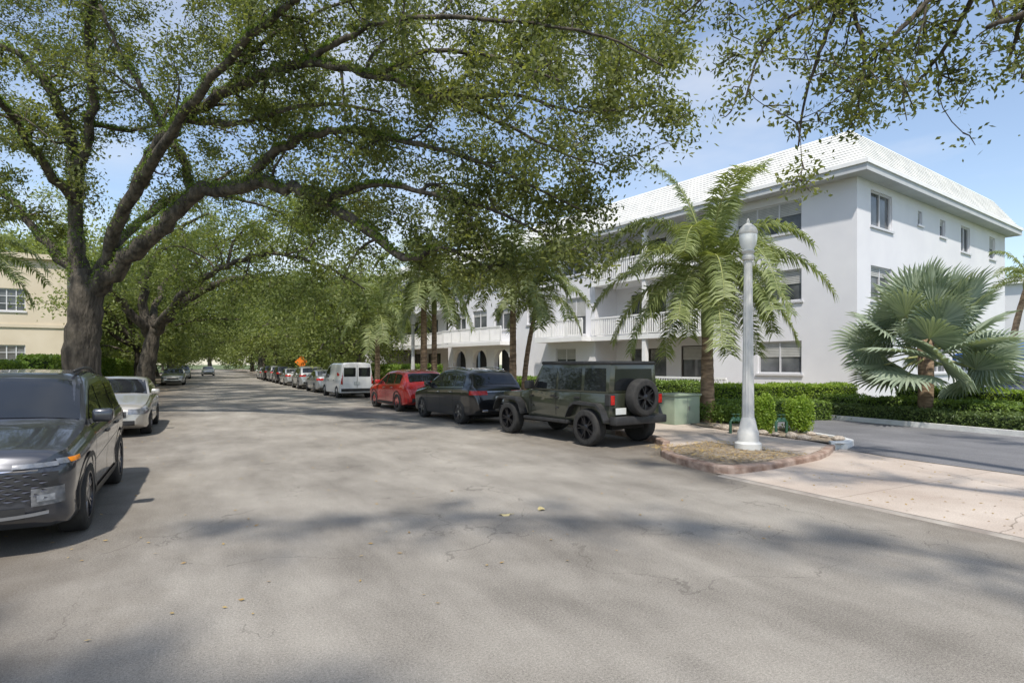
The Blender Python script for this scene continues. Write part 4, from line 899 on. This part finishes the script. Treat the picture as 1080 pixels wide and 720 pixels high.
# ---------------------------------------------------------------- main building
def wallgrid(mb,axis,const,a0,a1,z0,z1,ops,depth,sgn=1,m=0):
    A=sorted(set([a0,a1]+[o[0] for o in ops]+[o[1] for o in ops])); Zs=sorted(set([z0,z1]+[o[2] for o in ops]+[o[3] for o in ops]))
    def pt(a,z,d=0): return (const+d,a,z) if axis=='t' else (a,const+d,z)
    for i in range(len(A)-1):
        for j in range(len(Zs)-1):
            ca,cz=(A[i]+A[i+1])/2,(Zs[j]+Zs[j+1])/2
            if any(o[0]<ca<o[1] and o[2]<cz<o[3] for o in ops): continue
            mb.add([pt(A[i],Zs[j]),pt(A[i+1],Zs[j]),pt(A[i+1],Zs[j+1]),pt(A[i],Zs[j+1])],[(0,1,2,3)],m)
    for o in ops:
        c=[(o[0],o[2]),(o[1],o[2]),(o[1],o[3]),(o[0],o[3])]
        for k in range(4):
            a,b=c[k],c[(k+1)%4]; mb.add([pt(*a),pt(*b),pt(*b,depth),pt(*a,depth)],[(0,1,2,3)],m)
def window(root,axis,const,o,depth=.14,mull=1,blind=.0,fm='frame',tmull=0):
    a0,a1,z0,z1=o
    def bx(mb,p0,p1,q0,q1,d0,d1):
        if axis=='t': mb.box(const+d0,const+d1,p0,p1,q0,q1)
        else: mb.box(p0,p1,const+d0,const+d1,q0,q1)
    f=MB(); w=.06
    bx(f,a0,a1,z0,z0+w,depth-.06,depth); bx(f,a0,a1,z1-w,z1,depth-.06,depth); bx(f,a0,a0+w,z0+w,z1-w,depth-.06,depth); bx(f,a1-w,a1,z0+w,z1-w,depth-.06,depth)
    for k in range(1,mull+1):
        c=a0+(a1-a0)*k/(mull+1); bx(f,c-.03,c+.03,z0+w,z1-w,depth-.055,depth)
    for k in range(1,tmull+1):
        c=z0+(z1-z0)*k/(tmull+1); bx(f,a0+w,a1-w,c-.02,c+.02,depth-.05,depth)
    bx(f,a0-.08,a1+.08,z0-.09,z0-.003,-.07,depth)
    wo=f.build('window',fm,root)
    g=MB(); bx(g,a0,a1,z0,z1,depth+.002,depth+.01); g.build('pane','glass',wo)
    if blind>0:
        g=MB(); n=int((z1-z0)*blind/.07)
        for k in range(n): bx(g,a0+w,a1-w,z1-w-.07*(k+1)+.012,z1-w-.07*k,depth-.03,depth-.02)
        g.build('blind','blind',wo)
def mansard(mb,q0,q1,t0,t1,z0,z1,inset,rows=13,ov=.55):
    for k in range(rows):
        f0,f1=k/rows,(k+1)/rows; i0=-ov+(inset+ov)*f0; i1=-ov+(inset+ov)*f1; a=z0+(z1-z0)*f0; b=z0+(z1-z0)*f1
        o=-.03
        A=[(q0+i0+o,t0+i0+o),(q1-i0-o,t0+i0+o),(q1-i0-o,t1-i0-o),(q0+i0+o,t1-i0-o)]; B=[(q0+i1,t0+i1),(q1-i1,t0+i1),(q1-i1,t1-i1),(q0+i1,t1-i1)]
        mb.add([(x,y,a) for x,y in A]+[(x,y,b) for x,y in B],[(i,(i+1)%4,4+(i+1)%4,4+i) for i in range(4)]+[(0,1,2,3)])
    mb.add([(q0+inset,t0+inset,z1),(q1-inset,t0+inset,z1),(q1-inset,t1-inset,z1),(q0+inset,t1-inset,z1)],[(0,1,2,3)])
CB=Vector((13.5,23,0))
bl=empty('apartment_building',CB,R_(36),'long white three storey apartment building with tiled mansard roof and balconies','building')
ZS=9.15
opsA=[(2.2,5.3,7.45,8.8),(2.2,4.2,4.5,5.85),(2.2,4.2,1.4,2.8)]
opsS=[(1.2,3.2,7.4,8.85),(5.9,6.4,8.1,8.7),(8.5,9.2,7.9,8.7),(11.3,12.6,7.5,8.8),(15.6,16.6,7.6,8.8),(1.2,3.2,4.4,5.8),(8.5,9.4,4.7,5.7),(11.3,12.8,4.4,5.7),(1.2,3.2,1.4,2.8),(7.5,9.5,1.4,2.8),(11.3,13.,1.4,2.8)]
w=MB(); wallgrid(w,'t',0,0,6.9,0,ZS,opsA,.2); wallgrid(w,'q',0,0,18.3,0,ZS,opsS,.2)
w.add([(18.3,0,0),(18.3,16,0),(18.3,16,ZS),(18.3,0,ZS)],[(0,1,2,3)]); w.add([(0,6.9,0),(1.8,6.9,0),(1.8,6.9,ZS),(0,6.9,ZS)],[(0,1,2,3)])
opsB=[(7.2,9.8,1.0,2.8),(10.8,13.4,.3,2.7),(7.4,9.6,3.5,5.9),(10.8,13.4,3.5,5.9),(7.4,9.6,6.7,8.9),(10.8,13.4,6.7,8.9)]
wallgrid(w,'t',1.8,6.9,14.6,0,ZS,opsB,.2)
w.add([(0,14.6,0),(1.8,14.6,0),(1.8,14.6,ZS),(0,14.6,ZS)],[(0,1,2,3)])
opsC=[(16.3,18.2,1.4,2.8),(15.4,17.3,3.6,5.9),(15.6,17.6,7.3,8.8),(19.6,21.2,4.5,5.9),(19.6,21.2,7.4,8.8)]
wallgrid(w,'t',0,14.6,22.4,0,ZS,opsC,.2)
opsD=[(23.2,25.2,.1,2.9),(26.2,28.2,.1,2.9),(29.2,31.2,.1,2.9),(23.2,25.2,4.3,5.9),(26.2,28.2,4.3,5.9),(29.2,31.,4.3,5.9),(23.4,25.4,7.3,8.8),(29,31,7.3,8.8)]
wallgrid(w,'t',.0,22.4,32,0,ZS,opsD,.35)
w.add([(0,32,0),(1.8,32,0),(1.8,32,ZS),(0,32,ZS)],[(0,1,2,3)])
opsE=[(33,35.2,1.2,2.8),(36.5,39,1.2,2.8),(40.5,43,1.2,2.8),(33,35.5,3.5,5.9),(37,39.5,3.5,5.9),(41,43.5,3.5,5.9),(33,35.5,6.7,8.9),(37,39.5,6.7,8.9),(41,43.5,6.7,8.9)]
wallgrid(w,'t',1.8,32,44.5,0,ZS,opsE,.2)
w.add([(0,44.5,0),(1.8,44.5,0),(1.8,44.5,ZS),(0,44.5,ZS)],[(0,1,2,3)]); wallgrid(w,'t',0,44.5,50,0,ZS,[(46,48.5,1.2,2.8),(46,48.5,4.4,5.9),(46,48.5,7.4,8.8)],.2)
w.add([(0,50,0),(16,50,0),(16,50,ZS),(0,50,ZS)],[(0,1,2,3)])
w.build('wall','wall',bl)
for o in opsA: window(bl,'t',0,o,mull=2 if o[1]-o[0]>2.5 else 1,blind=.45)
for i,o in enumerate(opsS): window(bl,'q',0,o,mull=1 if o[1]-o[0]>1.1 else 0,blind=[.0,.5,.3][i%3])
for o in opsB: window(bl,'t',1.8,o,mull=1,fm='bronze',blind=.4 if o[2]<1.5 and o[2]>.5 else 0)
for o in opsC: window(bl,'t',0,o,mull=1,blind=.5)
for o in opsE: window(bl,'t',1.8,o,mull=1,fm='bronze')
for o in opsD[3:]: window(bl,'t',0,o,mull=1,depth=.14,blind=.3)
for o in [(46,48.5,1.2,2.8),(46,48.5,4.4,5.9),(46,48.5,7.4,8.8)]: window(bl,'t',0,o,mull=1)
for o in opsD[:3]:
    c=(o[0]+o[1])/2; rr=(o[1]-o[0])/2-.02; zc=2.9-rr; ab=MB()
    n=14
    for sg in (1,-1):
        pts=[(c+sg*rr*math.cos(k*math.pi/2/n),zc+rr*math.sin(k*math.pi/2/n)) for k in range(n+1)]
        for k in range(n):
            (a,z),(a2,z2)=pts[k],pts[k+1]
            ab.add([(-.003,a,z),(-.003,a2,z2),(-.003,a2,2.92),(-.003,a,2.92)],[(0,1,2,3)]); ab.add([(-.003,a,z),(-.003,a2,z2),(.34,a2,z2),(.34,a,z)],[(0,1,2,3)])
    ab.build('entrance_arch','trim',bl); d=MB(); d.box(.9,.95,o[0]-.3,o[1]+.3,.1,2.9); d.build('entrance_shade_panel','shade_int',bl)  # dark panel stands in for the shade deep inside the arch
sl=MB()
def slab(t0,t1,z,q0=-.35,q1=1.8,th=.26): sl.box(q0,q1,t0,t1,z-th,z)
def rail(t0,t1,z,q=-.32,h=1.08):
    r=MB(); r.box(q-.04,q+.06,t0,t1,z+h-.09,z+h,0); r.box(q-.02,q+.04,t0,t1,z+.04,z+.1)
    n=int((t1-t0)/.15)
    for k in range(n+1):
        t=t0+(t1-t0)*k/n; wd=.07 if k%9==0 else .028
        r.box(q-.022,q+.03,t-wd,t+wd,z+.1,z+h-.09)
    r.build('balcony_railing','trim',bl)
slab(6.95,14.55,3.42); slab(14.6,19.,3.42,-1.1,-.002); slab(6.95,14.55,6.6)
rail(6.95,14.55,3.42); rail(14.62,19.,3.42,-1.05); rail(6.95,14.55,6.6)
slab(32.05,44.45,3.42); slab(32.05,44.45,6.6); rail(32.05,44.45,3.42); rail(32.05,44.45,6.6); slab(23,31.3,3.42,-1.0,-.002); rail(23,31.3,3.42,-.95)
rail(5.,14.5,.25,-1.2,.95)
sl.build('balcony_slab','trim',bl)
b=MB()
for t in (10.6,): b.box(-.3,-.05,t-.12,t+.12,.0,3.16); b.box(-.3,-.05,t-.12,t+.12,3.43,6.34); b.box(-.3,-.05,t-.12,t+.12,6.61,9.1)
b.build('balcony_column','trim',bl)
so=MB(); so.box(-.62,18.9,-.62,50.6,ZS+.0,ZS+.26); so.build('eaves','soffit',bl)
fa=MB(); fa.box(-.68,18.96,-.68,50.66,ZS+.26,ZS+.42); fa.build('fascia','trim',bl)
mr=MB(); mansard(mr,0,18.3,0,50,ZS+.42,11.2,.45); mr.build('roof','tile',bl)
lb=empty('house',gY(-110,34),R_(28),'beige stucco building behind the trees at the left edge','building')
w=MB(); ops=[(-4.6,-3.2,5.1,6.5),(-1.4,0,5.1,6.5),(1.4,2.8,5.1,6.5),(-4.6,-3.2,1.6,3.),(1.4,2.8,1.6,3.),(4.5,5.9,5.1,6.5),(4.5,5.9,1.6,3.)]
wallgrid(w,'q',0,-9,8,0,8.4,ops,.2); w.add([(8,0,0),(8,12,0),(8,12,8.4),(8,0,8.4)],[(0,1,2,3)]); w.add([(-9,0,0),(-9,12,0),(-9,12,8.4),(-9,0,8.4)],[(0,1,2,3)]); w.build('wall','beige',lb)
for o in ops: window(lb,'q',0,o,mull=2,tmull=2)
w=MB(); w.box(-9.3,8.3,-.3,12.3,8.4,8.7); w.box(-9.1,8.1,-.08,-.002,4.1,4.3); w.build('roof','beige',lb)
rb=empty('house',gY(1130,46),R_(36),'white neighbouring building beyond the parking court at the right edge','building')
w=MB(); ops=[(-6,-4.4,4,5.4),(-2,-.4,4,5.4),(2,3.6,4,5.4),(-6,-4.4,1,2.4),(2,3.6,1,2.4)]
wallgrid(w,'q',0,-9,12,0,7.5,ops,.2); w.add([(-9,0,0),(-9,12,0),(-9,12,7.5),(-9,0,7.5)],[(0,1,2,3)]); w.build('wall','wall',rb)
for o in ops: window(rb,'q',0,o,mull=1)
w=MB(); w.box(-9.3,12.3,-.3,12.3,7.5,7.9); w.build('roof','trim',rb)
# ---------------------------------------------------------------- light, sky, camera
sd=Vector((-.02,-.99,0)).normalized(); el=R_(58); sv=Vector((sd.x*math.cos(el),sd.y*math.cos(el),math.sin(el)))
L=bpy.data.lights.new('sun','SUN'); L.energy=4.8; L.angle=R_(1.5); L.color=(1,.935,.84); lo=bpy.data.objects.new('sun',L); COL.objects.link(lo); lo.rotation_euler=sv.to_track_quat('Z','Y').to_euler()
W=bpy.data.worlds.new('World'); bpy.context.scene.world=W; W.use_nodes=True; n=W.node_tree.nodes; l=W.node_tree.links
sk=n.new('ShaderNodeTexSky'); sk.sky_type='NISHITA'; sk.sun_disc=False; sk.sun_elevation=el; sk.sun_rotation=math.atan2(sv.x,sv.y); sk.air_density=1.1; sk.dust_density=.6; sk.ozone_density=2.
tc=n.new('ShaderNodeTexCoord'); mp=n.new('ShaderNodeMapping'); mp.inputs['Scale'].default_value=(1,1,3.); l.new(tc.outputs['Generated'],mp.inputs[0])
t=n.new('ShaderNodeTexNoise'); t.inputs['Scale'].default_value=2.0; t.inputs['Detail'].default_value=7; t.inputs['Roughness'].default_value=.5; l.new(mp.outputs[0],t.inputs[0])
r=n.new('ShaderNodeValToRGB'); r.color_ramp.elements[0].position=.44; r.color_ramp.elements[1].position=.72; l.new(t.outputs[0],r.inputs[0])
mm=n.new('ShaderNodeMath'); mm.operation='MULTIPLY_ADD'; mm.inputs[1].default_value=.6; mm.inputs[2].default_value=.1; l.new(r.outputs[0],mm.inputs[0])
br_=n.new('ShaderNodeMixRGB'); br_.blend_type='MULTIPLY'; br_.inputs[0].default_value=1; br_.inputs[2].default_value=(1.32,1.3,1.3,1); l.new(sk.outputs[0],br_.inputs[1])
mx=n.new('ShaderNodeMixRGB'); mx.inputs[2].default_value=(6.8,6.9,7.1,1); l.new(mm.outputs[0],mx.inputs[0]); l.new(br_.outputs[0],mx.inputs[1])
bg_=n['Background']; bg_.inputs[1].default_value=.15; l.new(mx.outputs[0],bg_.inputs[0])
cam=bpy.data.cameras.new('camera'); cam.lens=F/1080*36; cam.sensor_width=36; cam.shift_y=24/1080; cam.clip_end=4000; cam.clip_start=.1
co=bpy.data.objects.new('camera',cam); COL.objects.link(co); co.location=(0,0,H); co.rotation_euler=(R_(90),0,0); bpy.context.scene.camera=co
sc=bpy.context.scene; sc.view_settings.view_transform='Standard'; sc.view_settings.look='None'; sc.view_settings.exposure=0
